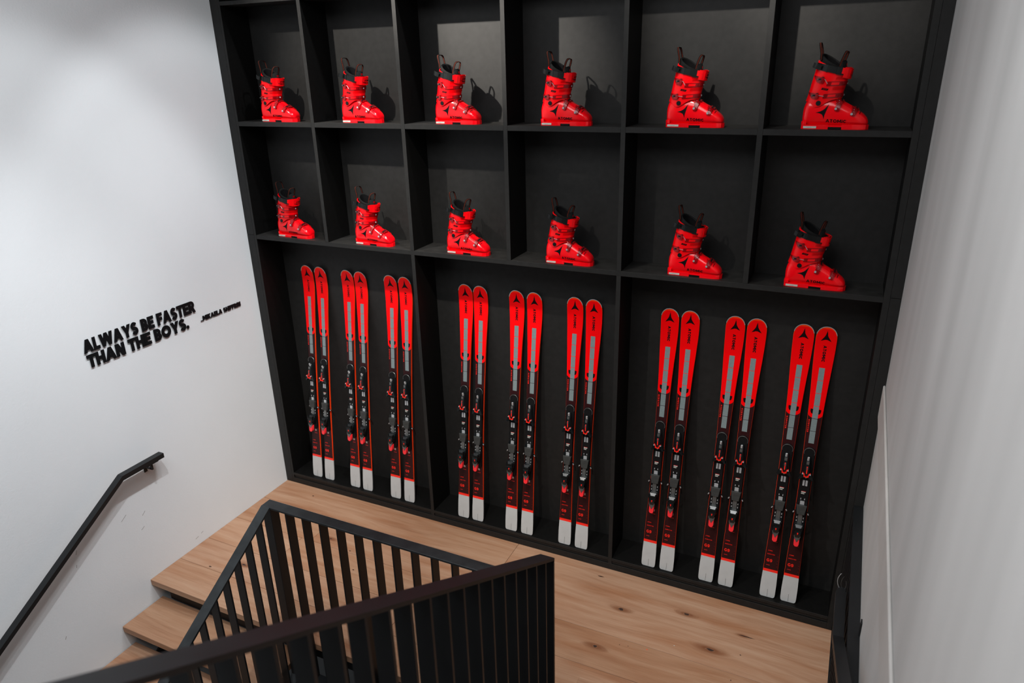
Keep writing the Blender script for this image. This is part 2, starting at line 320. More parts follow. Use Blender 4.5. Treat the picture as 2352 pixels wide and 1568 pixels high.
def xf(bm, m):
    bmesh.ops.transform(bm, matrix=m, verts=bm.verts); return bm
def copy_tree(o, parent=None):
    c = o.copy(); COL.objects.link(c)
    if parent: c.parent = parent
    for ch in CH.get(o.name, []): copy_tree(ch, c)
    return c
def index_children():
    CH.clear()
    for o in bpy.data.objects:
        if o.parent: CH.setdefault(o.parent.name, []).append(o)
CH = {}

# ------------------------------------------------------------------ key dimensions
XL, XR = -0.0376, 4.2926
IL, IR, T2 = 0.0509, 4.2115, 0.01335
DIV = [0.708 * n for n in range(1, 6)]
D = 0.2437
ZT, ZTb, ZA, ZAb, ZB, ZBb, ZS = 3.6902, 3.6665, 2.9314, 2.9018, 2.1277, 2.0985, 0.0945
CEIL = 5.05; BACK = -7.0; LOW = -3.1; EDGE = -1.372

# ------------------------------------------------------------------ room shell
struct(obj('wall_left', B(XL - 0.12, XL, BACK, 0.4, LOW, CEIL), M['plaster']), 'white plastered wall on the left of the shelving')
wl = bpy.data.objects['wall_left']
struct(obj('wall_right', B(XR, XR + 0.12, BACK, 0.4, LOW, CEIL), M['concrete']), 'grey trowelled plaster wall on the right')
wr = bpy.data.objects['wall_right']
struct(obj('wall_back', B(XL - 0.12, XR + 0.12, D + 0.03, D + 0.15, LOW, CEIL), M['plaster']))
struct(obj('wall_front', B(XL - 0.12, XR + 0.12, BACK - 0.12, BACK, LOW, CEIL), M['shop_dark']))
struct(obj('ceiling', B(XL - 0.12, XR + 0.12, BACK, 0.4, CEIL, CEIL + 0.12), M['ceiling']))
struct(obj('floor_lower', B(XL - 0.12, XR + 0.12, BACK, 0.4, LOW - 0.12, LOW), M['floor_low']))
# ledge on the right wall (a low raised band with a bright top arris)
bm = B(XR - 0.012, XR - 0.0005, -6.5, -0.002, 1.47, 1.655, 0.004)
struct(obj('trim_1', bm, M['ledge']))
# scuffs and dark caulk line on the left wall
for (y, z, a, l) in ((-1.30, 0.50, 0.7, 0.035), (-1.33, 0.40, 0.55, 0.03), (-1.78, 0.52, 1.2, 0.03), (-1.80, 0.43, 1.3, 0.02), (-1.44, 0.55, 0.6, 0.05), (-0.95, 0.06, 0.2, 0.03), (-0.90, 0.075, 0.3, 0.02), (-1.98, 0.02, 1.0, 0.02), (-2.3, -0.1, 1.1, 0.03)):
    bm = bmesh.new(); box(bm, XL - 0.0005, XL + 0.0006, -l / 2, l / 2, -0.0015, 0.0015)
    xf(bm, Matrix.Translation((0, y, z)) @ Matrix.Rotation(a, 4, 'X')); obj('scuff_mark', bm, M['grey_print'], wl)

# landing floor: recessed base slab and separate oak boards
fl = struct(obj('floor', B(XL + 0.085, XR, EDGE + 0.075, D + 0.02, -0.20, -0.046), M['steel_dark']), 'landing of wide oak boards in front of the shelving')
def board(x0, x1, y0, y1, z1, k, parent, th=0.045):
    g = 0.0009; bm = B(x0 + g, x1 - g, y0 + g, y1 - g, z1 - th, z1, 0.0016)
    return obj('plank', bm, WOOD[k % 4], parent)
boards = [(XL, 2.141, -0.278, 0.03, 0), (2.141, XR, -0.578, 0.03, 1),
          (XL, 0.70, -0.578, -0.278, 2), (0.70, 2.141, -0.578, -0.278, 3),
          (XL, 0.62, -0.86, -0.578, 1), (0.62, 2.05, -0.86, -0.578, 0), (2.05, XR, -0.86, -0.578, 2),
          (XL, 1.75, -1.12, -0.86, 3), (1.75, 3.4, -1.12, -0.86, 1), (3.4, XR, -1.12, -0.86, 0),
          (XL, 2.3, EDGE, -1.12, 0), (2.3, XR, EDGE, -1.12, 3)]
for b_ in boards: board(b_[0], b_[1], b_[2], b_[3], 0.0, b_[4], fl)
# knots in the boards (flat marks in the timber surface)
def blob(bm, x, y, rx, ry, z, seed):
    rnd = random.Random(seed); n = 14
    vs = [bm.verts.new((x + rx * math.cos(2 * PI * i / n) * rnd.uniform(.7, 1.15), y + ry * math.sin(2 * PI * i / n) * rnd.uniform(.7, 1.15), z)) for i in range(n)]
    bm.faces.new(vs)
knots = [(3.41, -0.216, .020, .010), (3.02, -0.34, .018, .013), (3.60, -0.45, .026, .011), (2.97, -0.70, .014, .012), (3.78, -0.26, .055, .004), (2.80, -0.095, .022, .005),
         (0.33, -0.105, .009, .006), (0.83, -0.50, .011, .007), (0.45, -0.99, .022, .009), (0.24, -1.10, .012, .006), (1.05, -0.56, .008, .005), (0.60, -0.84, .012, .008), (0.22, -0.62, .005, .004), (0.31, -0.66, .004, .003), (1.2, -0.72, .009, .005), (3.15, -0.62, .004, .003), (3.10, -0.63, .004, .003), (3.75, -0.63, .005, .004), (3.90, -0.61, .004, .003), (3.77, -0.42, .006, .004)]
kh = bmesh.new(); kb = bmesh.new()
for i, (x, y, rx, ry) in enumerate(knots):
    if .007 < rx < .03: blob(kh, x, y, rx * 1.15, ry * 1.15, 0.0004, i)
    blob(kb, x, y, rx * .85, ry * .85, 0.0008, i + 50)
o = obj('knot_ring', kh, M['knot_halo'], fl); o['kind'] = 'stuff'
o = obj('knot', kb, M['knot'], fl); o['kind'] = 'stuff'

# ------------------------------------------------------------------ shelving unit
su = thing('shelving_unit', 'tall built-in black shelving unit holding red ski boots above and skis below', 'shelving', (0, 0, 0))
LM, LE = M['laminate'], M['laminate_edge']
TOP = 4.47
M['laminate_lit'] = mat('black_laminate_lit', (0.020, 0.0196, 0.0188), 0.5, noise=0.25, nscale=18, bump=0.10, bscale=500, spec=0.2)  # same black laminate with a lighter colour, light on the shelf tops painted in
def panel(name, x0, x1, y0, y1, z0, z1, label=None, dark=False):
    bm = bmesh.new(); box(bm, x0, x1, y0, y1, z0, z1, 0.0006)
    bm.faces.ensure_lookup_table()
    for f in bm.faces:
        f.normal_update()
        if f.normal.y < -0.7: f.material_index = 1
    o = obj(name, bm, [M['laminate_lit'] if name == 'shelf' and not dark else LM, LE], su)  # boot shelves get the lit-looking copy, darker bay floors the plain laminate
    if label: o['label'] = label
    return o
for (z0, z1) in ((0.001, ZB - 0.001), (ZB + 0.001, CEIL - 0.002)):
    panel('filler_strip', XL + 0.001, 0.0295, 0.0, 0.03, z0, z1)
    panel('filler_strip', 4.2425, XR - 0.001, 0.0, 0.03, z0, z1)
panel('side_panel', 0.0305, IL, 0.0, D, 0.001, TOP); panel('side_panel', IR, 4.2415, 0.0, D, 0.001, TOP)
panel('back_panel', 0.0, 4.27, D, D + 0.018, 0.001, TOP)
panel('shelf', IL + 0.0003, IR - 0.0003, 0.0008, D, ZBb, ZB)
xs = [IL] + DIV + [IR]
for i in range(6):
    a = xs[i] + (T2 if i else 0) + 0.0003; b = xs[i + 1] - (T2 if i < 5 else 0) - 0.0003
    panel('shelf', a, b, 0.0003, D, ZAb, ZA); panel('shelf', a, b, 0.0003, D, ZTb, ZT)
for i, x in enumerate(DIV):
    panel('divider', x - T2, x + T2, 0.0, D, ZB + 0.0004, TOP)
    if i in (1, 3): panel('divider', x - T2, x + T2, 0.0, D, 0.050, ZBb - 0.0004)
for i, (a, b) in enumerate(((IL, DIV[1] - T2), (DIV[1] + T2, DIV[3] - T2), (DIV[3] + T2, IR))):
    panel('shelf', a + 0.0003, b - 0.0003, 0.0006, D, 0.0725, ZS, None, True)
    panel('plinth_rail', a + 0.0003, b - 0.0003, 0.007, 0.03, 0.049, 0.072)
panel('plinth', IL + 0.0003, IR - 0.0003, 0.0, 0.02, 0.001, 0.0485)
panel('top_panel', IL, IR, 0.0, D, TOP + 0.0005, TOP + 0.024); panel('fascia', 0.0305, 4.2415, 0.002, 0.02, TOP + 0.025, CEIL - 0.002)

# ------------------------------------------------------------------ lettering on the left wall
def wall_text(tobj, txt, y0, y1, z0, h, xs_, bold, dp, sp_=.02):
    """each letter its own mesh; text runs along +y, reads upright"""
    ps = []; text_bm(txt, y1 - y0, h, bold, dp, sp_, ps).free()
    for b2 in ps:
        for v in b2.verts: v.co = Vector((xs_ + v.co.z, y0 + v.co.x, z0 + v.co.y))
        obj('letter', b2, M['letter'], tobj)
q1 = thing('wall_quote', 'large black raised capitals on white wall reading ALWAYS BE FASTER THAN THE BOYS.', 'lettering', (XL, -1.0, 1.65))
q1.location = (0, 0, 0)
wall_text(q1, 'ALWAYS BE FASTER', -1.418, -0.583, 1.709, 0.083, XL + 0.006, .30, .004)
wall_text(q1, 'THAN THE BOYS.', -1.412, -0.660, 1.612, 0.083, XL + 0.006, .30, .004)
q2 = thing('wall_signature', 'small black raised capitals beside the quote, a name after an underscore', 'lettering', (0, 0, 0))
wall_text(q2, '_MIKAELA SHIFFRIN', -0.556, -0.180, 1.6255, 0.034, XL + 0.005, .33, .003, .01)

# ------------------------------------------------------------------ stairs
def flat(bm, x0, x1, pts, th):
    """flat bar running along (y,z) pts, from x0 to x1, thickness th below the points"""
    rings = [[(x0, y, z), (x1, y, z), (x1, y, z - th), (x0, y, z - th)] for y, z in pts]
    loft(bm, rings)
st = thing('staircase', 'open oak-tread flight going down from the landing along the white wall', 'stairs', (0, 0, 0))
GO, RI = 0.268, 0.181
for k in range(1, 9):
    y0 = EDGE - GO * k; z = -RI * k
    bm = B(XL + 0.006, 1.225, y0, y0 + 0.325, z - 0.045, z, 0.002); obj('tread', bm, WOOD[(k + 1) % 4], st)
for x in (0.13, 1.13):
    bm = bmesh.new(); flat(bm, x - 0.006, x + 0.006, [(EDGE - 0.02, -0.29), (EDGE - GO * 8.5, -RI * 8.5 - 0.28)], 0.18); obj('stringer', bm, M['steel_dark'], st)
obj('riser_plate', B(0.048, 1.225, EDGE + 0.062, EDGE + 0.072, -RI + 0.001, -0.047), M['steel_dark'], st)
su2 = thing('staircase', 'flight of oak treads rising from the landing beside the grey wall', 'stairs', (0, 0, 0))
for k in range(1, 11):
    y0 = EDGE - GO * k + 0.0; z = RI * k
    if y0 < -6.5: break
    obj('tread', B(3.02, XR - 0.06, y0 + 0.24, y0 + GO + 0.26, z - 0.045, z, 0.002), WOOD[k % 4], su2)
for x in (3.05, XR - 0.09):
    bm = bmesh.new(); flat(bm, x - 0.006, x + 0.006, [(EDGE - 0.10, RI - 0.10), (EDGE - GO * 10.5, RI * 10.4 - 0.06)], 0.10); obj('stringer', bm, M['steel_dark'], su2)

# ------------------------------------------------------------------ railings
gr = thing('stair_railing', 'dark steel guard railing wrapping the stair opening, corner post at the landing', 'railing', (0, 0, 0))
XO, XI = 1.243, 1.302
YN, YF = -1.443, -1.377
TH = 0.014
# handrail: level run and sloping run
obj('handrail', B(XO, 2.93, YN, YF, 1.0 - TH, 1.0, 0.002), M['steel'], gr)
SL = 0.632
bm = bmesh.new(); flat(bm, XO, XI, [(YN + 0.001, 0.9995), (-3.2, 0.9995 - SL * (3.2 + YN))], TH); obj('handrail', bm, M['steel'], gr)
BOT = -0.235
obj('bottom_rail', B(XO, 2.93, YN, YF, BOT - TH, BOT, 0.001), M['steel_dark'], gr)
bm = bmesh.new(); flat(bm, XO, XI, [(YN, BOT), (-3.2, BOT - SL * (3.2 + YN))], TH); obj('bottom_rail', bm, M['steel'], gr)
obj('post', B(XO, XI, YN + 0.001, YF - 0.001, BOT, 1.0 - TH, 0.0015), M['steel_dark'], gr)
def fillet_bar(bm, x0, x1, y0, y1, z0, z1):
    box(bm, x0, x1, y0, y1, z0, z1)
k = 0
xb = 1.405
while xb < 2.90:
    bm = B(xb, xb + 0.010, YN + 0.003, YF - 0.003, BOT, 1.0 - TH, 0.001); obj('baluster', bm, M['steel_dark'], gr); xb += 0.1175
yb = YN - 0.075
while yb > -3.15:
    zt = 1.0 - TH - SL * (YN - yb); zb = BOT - SL * (YN - yb)
    bm = bmesh.new(); loft(bm, [[(XO + 0.003, yb, zb + 0.001), (XI - 0.003, yb, zb + 0.001), (XI - 0.003, yb + 0.010, zb + 0.004), (XO + 0.003, yb + 0.010, zb + 0.004)],
                               [(XO + 0.003, yb, zt - 0.001), (XI - 0.003, yb, zt - 0.001), (XI - 0.003, yb + 0.010, zt + 0.005), (XO + 0.003, yb + 0.010, zt + 0.005)]])
    obj('baluster', bm, M['steel_dark'], gr); yb -= 0.0925
# upper flight railing close to the camera
ur = thing('stair_railing', 'nearest blurred black railing sloping across the foreground above the landing', 'railing', (0, 0, 0))
UX0, UX1 = 2.934, 3.003
UY, UZ = -1.415, 1.177
USL = 0.5915
bm = bmesh.new(); flat(bm, UX0, UX1, [(UY, UZ), (-5.2, UZ + USL * (5.2 + UY))], 0.016); obj('handrail', bm, M['steel_dark'], ur)
bm = bmesh.new(); flat(bm, UX0, UX1, [(UY, UZ - 1.15), (-5.2, UZ - 1.15 + USL * (5.2 + UY))], 0.016); obj('bottom_rail', bm, M['steel_dark'], ur)
obj('post', B(UX0 + 0.001, UX1, UY - 0.012, UY, -0.24, UZ - 0.016, 0.001), M['steel_dark'], ur)
yb = UY - 0.100
while yb > -5.1:
    zt = UZ + USL * (UY - yb) - 0.0165; zb = zt - 1.134
    bm = bmesh.new(); loft(bm, [[(UX0 + 0.004, yb, zb), (UX1 - 0.002, yb, zb), (UX1 - 0.002, yb + 0.011, zb - 0.006), (UX0 + 0.004, yb + 0.011, zb - 0.006)],
                               [(UX0 + 0.004, yb, zt), (UX1 - 0.002, yb, zt), (UX1 - 0.002, yb + 0.011, zt - 0.006), (UX0 + 0.004, yb + 0.011, zt - 0.006)]])
    obj('baluster', bm, M['steel_dark'], ur); yb -= 0.1005

# wall handrails
def bar_yz(bm, xc, w, pts, th):
    flat(bm, xc - w / 2, xc + w / 2, pts, th)
lh = thing('wall_handrail', 'black steel wall handrail on the white wall, bending down the stairs', 'handrail', (0, 0, 0))
bm = bmesh.new(); bar_yz(bm, 0.035, 0.046, [(-1.125, 0.893), (-1.435, 0.893), (-3.2, 0.893 - 0.64 * 1.765)], 0.032); obj('rail', bm, M['steel_dark'], lh)
for (yy, zz) in ((-1.215, 0.861), (-2.75, 0.893 - 0.64 * 1.315 - 0.032)):
    bm = bmesh.new(); box(bm, XL + 0.0005, XL + 0.006, yy - 0.012, yy + 0.012, zz - 0.085, zz - 0.010, 0.001)
    box(bm, XL + 0.003, 0.035, yy - 0.006, yy + 0.006, zz - 0.050, zz - 0.038); box(bm, 0.027, 0.043, yy - 0.006, yy + 0.006, zz - 0.050, zz + 0.002)
    box(bm, 0.016, 0.054, yy - 0.045, yy + 0.045, zz - 0.006, zz + 0.001)
    obj('bracket', bm, M['steel_dark'], lh)
rh = thing('wall_handrail', 'black steel handrail along the grey wall at lower right', 'handrail', (0, 0, 0))
bm = bmesh.new(); bar_yz(bm, 4.212, 0.046, [(-0.70, 0.845), (-1.02, 0.845), (-5.5, 0.845 + 0.56 * 4.48)], 0.032); obj('rail', bm, M['steel_dark'], rh)
bm = bmesh.new(); box(bm, XR - 0.006, XR - 0.0005, -1.06, -1.03, 0.80, 0.98, 0.001); box(bm, 4.215, XR - 0.003, -1.05, -1.038, 0.802, 0.812)
box(bm, 4.205, 4.219, -1.05, -1.038, 0.802, 0.836); obj('bracket', bm, M['steel_dark'], rh)
# black slatted guard against the right wall
pg = thing('slatted_guard', 'low black slatted guard against the grey wall beside the shelving', 'railing', (0, 0, 0))
obj('top_rail', B(XR - 0.050, XR - 0.001, -1.45, -0.004, 0.895, 0.907, 0.001), M['steel_dark'], pg)
obj('bottom_rail', B(XR - 0.050, XR - 0.001, -1.30, -0.004, 0.002, 0.014, 0.001), M['steel_dark'], pg)
obj('backing_sheet', B(XR - 0.006, XR - 0.001, -1.35, -0.004, 0.015, 0.894), M['steel_dark'], pg)
yy = -0.03
while yy > -1.34:
    obj('slat', B(XR - 0.046, XR - 0.007, yy - 0.010, yy, 0.0145, 0.8945, 0.001), M['steel_dark'], pg); yy -= 0.105
hk = thing('wire_hook', 'thin bent shiny wire hooks above the end of the right handrail', 'hook', (0, 0, 0))
for dx, s in ((0.0, 1.0), (0.014, 0.7), (0.026, -0.3)):
    pts = [(4.205 + dx - 0.012 * s * (1 - (2 * t - 1) ** 2) , -0.62, 0.80 + 0.085 * t * abs(s) ** .5) for t in [i / 10 for i in range(11)]]
    bm = bmesh.new(); tube(bm, pts, 0.0014 if s == 1.0 else 0.0009, 6); obj('wire', bm, M['silver'] if s == 1.0 else M['grey_metal'], hk, True)
obj('mount', B(4.198, 4.236, -0.69, -0.61, 0.79, 0.80, 0.001), M['steel_dark'], hk)
o = obj('red_tag', B(4.229, 4.235, -0.64, -0.62, 0.70, 0.789, 0.001), M['ski_side'], hk)
# crumbs on the floor
for (x, y, c, l) in ((3.40, -0.505, 'white_label', 'tiny white speck lying on the oak landing'), (3.26, -0.60, 'ski_side', 'tiny orange speck on the oak board nearer the shelving'), (3.36, -0.83, 'ski_side', 'tiny orange speck on the oak floor nearest the camera')):
    o = obj('paper_speck', B(x - .003, x + .003, y - .002, y + .002, 0.0002, 0.0016), M[c]); o['label'] = l; o['category'] = 'litter'

# ------------------------------------------------------------------ ski
SKL = 1.775; SKW = [(0, .0350), (.003, .0405), (.008, .0435), (.018, .0455), (.03, .0460), (.1, .0462), (.2, .0430), (.35, .0403), (.48, .0372), (.66, .0345), (.85, .0342), (1.0, .0352), (1.13, .0374), (1.23, .0394), (1.32, .0418), (1.42, .0455), (1.51, .0500), (1.61, .0540), (1.68, .0552), (1.70, .0550)]
def ski_hw(s):
    if s <= 1.70: return interp(SKW, s)
    t = (s - 1.70) / (SKL - 1.70); return .0550 * (max(0.0, 1 - t ** 2.5)) ** .5
def ski_b(s):   # base line, distance towards the viewer
    r = 0.0
    if s > 1.56: r += 0.036 * ((s - 1.56) / .215) ** 2
    r -= 0.004 * math.sin(PI * min(1, s / 1.56))
    return r + 0.004
def ski_t(s): return 0.0045 + 0.0085 * max(0.0, math.sin(PI * min(1, max(0, (s + .02) / 1.70)))) ** .7
def ski_top(s): return ski_b(s) + ski_t(s)
def sp(x, s, off=0.0): return (x, -(ski_top(s) + off), s)   # ski local: X across, -Y to viewer, Z along
def strip(bm, s0, s1, off, inset=0.0, n=None, hwf=None):
    n = n or max(2, int((s1 - s0) / .03)); rows = []
    for i in range(n + 1):
        s = s0 + (s1 - s0) * i / n; h = (hwf(s) if hwf else ski_hw(s)) - inset; h = max(h, .0003)
        rows.append([bm.verts.new(sp(x * h, s, off)) for x in (-1, -.6, -.2, .2, .6, 1)])
    for a, b in zip(rows, rows[1:]):
        for j in range(5): bm.faces.new((a[j], a[j + 1], b[j + 1], b[j]))
def poly(bm, pts, off=0.0006, cuts=0):
    f = bm.faces.new([bm.verts.new(sp(x, s, off)) for x, s in pts])
    return f
def prism(bm, pts, h0, h1, s_ref=None, scale=1.0, mi=0):
    """solid on the ski: outline (x,s), from height h0 to h1 above top surface; top outline scaled"""
    cx = sum(p[0] for p in pts) / len(pts); cs = sum(p[1] for p in pts) / len(pts)
    r0 = [(x, -(ski_top(cs) + h0), s) for x, s in pts]; r1 = [(cx + (x - cx) * scale, -(ski_top(cs) + h1), cs + (s - cs) * scale) for x, s in pts]
    loft(bm, [r0, r1])
ski = thing('ski', '', 'ski', (0, 0, 0), 'skis standing in the three lower bays')
bm = bmesh.new(); rings = []
ns = [0, .003, .008, .015] + [i * .03 for i in range(1, 6)] + [.178, .182] + [i * .03 for i in range(7, 56)] + [1.69, 1.705, 1.72, 1.733, 1.745, 1.755, 1.763, 1.769, 1.773, SKL]
for s in ns:
    h = max(ski_hw(s), .0006); b0, t0 = ski_b(s), ski_t(s)
    rings.append([(-h, -b0, s), (h, -b0, s), (h, -(b0 + t0 * .85), s), (h - min(.0012, h * .3), -(b0 + t0), s), (-h + min(.0012, h * .3), -(b0 + t0), s), (-h, -(b0 + t0 * .85), s)])
loft(bm, rings)
for f in bm.faces:
    if f.calc_center_median().z < .178: f.material_index = 1
obj('ski_core', bm, [M['ski_side'], M['ski_white']], ski)
# topsheets, laid in order along the ski
bm = bmesh.new(); strip(bm, 0.001, 0.179, .0004, .0003, 24); obj('tail_sheet', bm, M['ski_white'], ski)
bm = bmesh.new(); strip(bm, 0.179, 0.197, .0004, .0004, 2); obj('tail_band', bm, M['ski_print'], ski)
bm = bmesh.new(); strip(bm, 0.197, 1.245, .0003, .0012); obj('middle_sheet', bm, M['ski_dark'], ski)
def redw(s):
    h = ski_hw(s)
    if s < 1.25:
        t = (1.25 - s) / .026; return h * math.sqrt(max(0, 1 - t * t)) * .985 + .0004
    return h
bm = bmesh.new(); rows = [1.2242 + .0258 * (1 - math.cos(a * PI / 2 / 10)) if False else 1.2242 + .0258 * (a / 10) ** 1.6 for a in range(11)] + [1.25 + i * .022 for i in range(1, 22)] + [1.722, 1.733, 1.743, 1.751, 1.758, 1.763]
prev = None
for s in rows:
    h = redw(s) - .0007 if s < 1.70 else max(.0004, ski_hw(min(SKL, s + .0075)) - .0015)
    r = [bm.verts.new(sp(x * h, s, .0008)) for x in (-1, -.6, -.2, .2, .6, 1)]
    if prev:
        for j in range(5): bm.faces.new((prev[j], prev[j + 1], r[j + 1], r[j]))
    prev = r
obj('shovel_sheet', bm, M['ski_red'], ski)
# metal tip guard following the tip outline
bm = bmesh.new(); out = []
for i in range(25):
    a = -1 + 2 * i / 24; u = abs(a)
    s = SKL - .045 * u ** 2.2 - .0006; h = ski_hw(s); out.append((math.copysign(h, a) if u > .02 else 0.0, s))
pts = []
for i in range(41):
    a = PI * (i / 40); ss = 1.728 + (SKL - 1.728) * math.sin(a) ** .8
    x = -math.copysign(ski_hw(min(ss, SKL - .00005)), math.cos(a)) if i not in (0, 40) else -math.copysign(ski_hw(1.728), math.cos(a))
    pts.append((x, -(ski_top(min(ss, SKL)) + .0002), ss))
tube(bm, pts, .0021, 6); obj('tip_guard', bm, M['silver'], ski, True)
for i in range(6):
    s1 = 1.529 - i * .0772; s0 = s1 - .0745
    bm = bmesh.new(); strip(bm, s0, s1, .0013, 0, 3, lambda s: .0152); obj('reflective_patch', bm, M['patch'], ski)
def star_pts(cx, cs, sx, ss, arms):
    """three-armed emblem with concave sides"""
    out = []
    for i in range(3):
        a = arms[i]; b_ = arms[(i + 1) % 3]
        out.append((cx + a[0] * sx, cs + a[1] * ss))
        m = ((a[0] + b_[0]) * .5, (a[1] + b_[1]) * .5)
        for t in (.25, .5, .75):
            px, py = a[0] + (b_[0] - a[0]) * t, a[1] + (b_[1] - a[1]) * t
            k = 1 - .62 * (1 - abs(2 * t - 1) ** 1.0 * .55)
            kk = .40 if t == .5 else .62
            out.append((cx + px * kk, 0) if False else (cx + px * sx * kk, cs + py * ss * kk))
    return out
def star_ski():
    top, lf, rt = (0.002, .036), (-.0285, -.031), (.0285, -.031)
    c = 1.718
    L = [top, (.0065, .004), (.0115, -.0055), rt, (.0035, -.0205), (0, -.0225), (-.0035, -.0205), lf, (-.0115, -.0055), (-.0065, .004)]
    return [(x, c + s) for x, s in L]
bm = bmesh.new(); poly(bm, star_ski(), .0012); bmesh.ops.triangulate(bm, faces=bm.faces); bmesh.ops.subdivide_edges(bm, edges=bm.edges, cuts=2)
for v in bm.verts: v.co.y = -(ski_top(v.co.z) + .0013)
obj('emblem', bm, M['ski_emblem'], ski)
def ski_text(txt, w, h, x, s, mat_, name, rot=False, bold=.25, space=.16):
    bm = text_bm(txt, w, h, bold, 0, space)
    for v in bm.verts:
        a, b_ = v.co.x, v.co.y
        X, S = (x + b_, s - a) if rot else (x + a, s + b_)
        v.co = Vector((X, -(ski_top(S) + .0014), S))
    return obj(name, bm, mat_, ski)
ski_text('ATOMIC', .099, .0172, -.0095, 1.662, M['black_print'], 'brand_lettering', True, .29, .09)
ski_text('REDSTER', .079, .0072, -.0315, 1.213, M['ski_print'], 'model_lettering', True, .28, .30)
for sx in (-1, 1):
    bm = bmesh.new(); poly(bm, [(sx * .0152, 1.280), (sx * .0285, 1.280), (sx * .0283, 1.266), (sx * .0255, 1.257), (sx * .0205, 1.2515), (sx * .0152, 1.2500)], .0012); obj('cutout_mark', bm, M['ski_emblem'], ski)
ski_text('177', .015, .0085, -.0035, .402, M['ski_print_dim'], 'length_lettering')
ski_text('ATOMIC', .027, .0060, -.029, .322, M['ski_print'], 'tail_lettering', False, .26)
ski_text('REDSTER', .044, .0060, -.030, .298, M['ski_print'], 'tail_lettering', False, .28, .35)
ski_text('G9', .033, .021, -.030, .247, M['ski_print'], 'tail_lettering', False, .225, .12)
bm = bmesh.new(); poly(bm, [(-.029, .222), (-.008, .222), (-.008, .227), (-.029, .227)], .0012); poly(bm, [(-.008, .389), (.018, .389), (.018, .394), (-.008, .394)], .0012); obj('small_print', bm, M['ski_print_dim'], ski)
bm = bmesh.new()
for s in (.293, .262, .243, .222): poly(bm, [(.031, s), (.034, s), (.034, s + .002), (.031, s + .002)], .0012)
obj('tick_marks', bm, M['ski_print_dim'], ski)
bm = bmesh.new(); poly(bm, [(-.0006, .004), (.0006, .004), (.0009, .056), (-.0001, .056)], .0012); obj('tail_line', bm, M['ski_emblem'], ski)
bm = bmesh.new(); poly(bm, [(-.002, .411), (.012, .411), (.012, .425), (-.002, .425)], .0016); obj('square_sticker', bm, M['white_label'], ski)
# --- binding
def arc(cx, cs, r, a0, a1, n, ry=None): return [(cx + r * math.cos(a0 + (a1 - a0) * i / n), cs + (ry or r) * math.sin(a0 + (a1 - a0) * i / n)) for i in range(n + 1)]
plate = bmesh.new()
prism(plate, arc(0, 1.014, .0305, 0, PI, 12) + [(-.0295, .93), (-.030, .845), (.030, .845), (.0295, .93)], 0, .010, scale=.97)
prism(plate, [(-.0285, .845), (.0285, .845), (.0285, .56), (-.0285, .56)][::-1], 0, .014, scale=.985)
prism(plate, [(-.030, .562), (.030, .562), (.029, .455), (.020, .432), (-.020, .432), (-.029, .455)][::-1], 0, .011, scale=.98)
bp = obj('binding_plate', plate, M['bind_mat'], ski)
bm = bmesh.new(); pts = [(x, -(ski_top(1.02) + .012), s) for x, s in arc(0, 1.012, .0295, -.35, PI + .35, 16)]; tube(bm, pts, .0016, 6); obj('rim', bm, M['grey_metal'], bp, True)
for (nm, mt, rects, h) in (('metal_rail', 'silver', [(-.0135, -.003, .803, .838), (.002, .0135, .803, .838)], .0175), ('white_label', 'white_label', [(-.014, .010, .7575, .7635), (-.014, .004, .7485, .7530)], .0150),
                        ('red_line', 'ski_print_dim', [(-.014, .012, .7645, .7670)], .0150), ('screw_dot', 'silver', [(-.013, -.009, .711, .721), (.008, .012, .711, .721)], .0158),
                        ('metal_window', 'silver', [(-.0125, .0115, .680, .703)], .0165)):
    bm = bmesh.new()
    for a, b_, c, d_ in rects: prism(bm, [(a, c), (b_, c), (b_, d_), (a, d_)], .012, h)
    obj(nm, bm, M[mt], bp)
bm = bmesh.new(); prism(bm, [(-.0345, .868), (.0345, .868), (.031, .848), (-.031, .848)][::-1], .0, .020, scale=.95)
obj('plate_step', bm, M['bind'], bp)
for sx in (-1, 1):
    bm = bmesh.new(); prism(bm, [(sx * .015, .702), (sx * .026, .702), (sx * .0285, .680), (sx * .015, .680)], .010, .021); obj('plate_step', bm, M['bind'], bp)
# toe piece
toe = obj('toe_binding', (lambda bm: (loft(bm, [
    [(x * w_, -(ski_top(.93) + h_), s) for x, h_ in ((-1, .010), (-.92, hh * .75), (-.5, hh), (.5, hh), (.92, hh * .75), (1, .010))]
    for s, w_, hh in ((.990, .0085, .020), (.983, .0125, .030), (.955, .0165, .038), (.925, .0205, .043), (.900, .0250, .046), (.884, .0270, .045), (.874, .0180, .040), (.868, .010, .034))]), bm)[1])(bmesh.new()), M['bind'], ski, True)
for sx in (-1, 1):
    bm = bmesh.new(); prism(bm, [(sx * .020, .893), (sx * .0265, .897), (sx * .0425, .853), (sx * .034, .846), (sx * .012, .868)], .022, .040, scale=.86); obj('wing', bm, M['bind'], toe)
    bm = bmesh.new(); cyl(bm, (sx * .0205, -(ski_top(.9) + .040), .891), (sx * .0205, -(ski_top(.9) + .051), .891), .0042, 10); obj('screw', bm, M['silver'], toe)
    bm = bmesh.new(); prism(bm, [(sx * .004, .871), (sx * .013, .873), (sx * .0145, .885), (sx * .0225, .897), (sx * .0115, .893), (sx * .008, .880)], .036, .0490); obj('red_wing_trim', bm, M['ski_print'], toe)
bm = bmesh.new(); prism(bm, [(-.0025, .893), (.0025, .893), (.0032, .936), (-.0032, .936)], .040, .0470); prism(bm, [(-.013, .870), (.013, .870), (.010, .874), (-.010, .874)], .036, .046); obj('red_stripe', bm, M['ski_print'], toe)
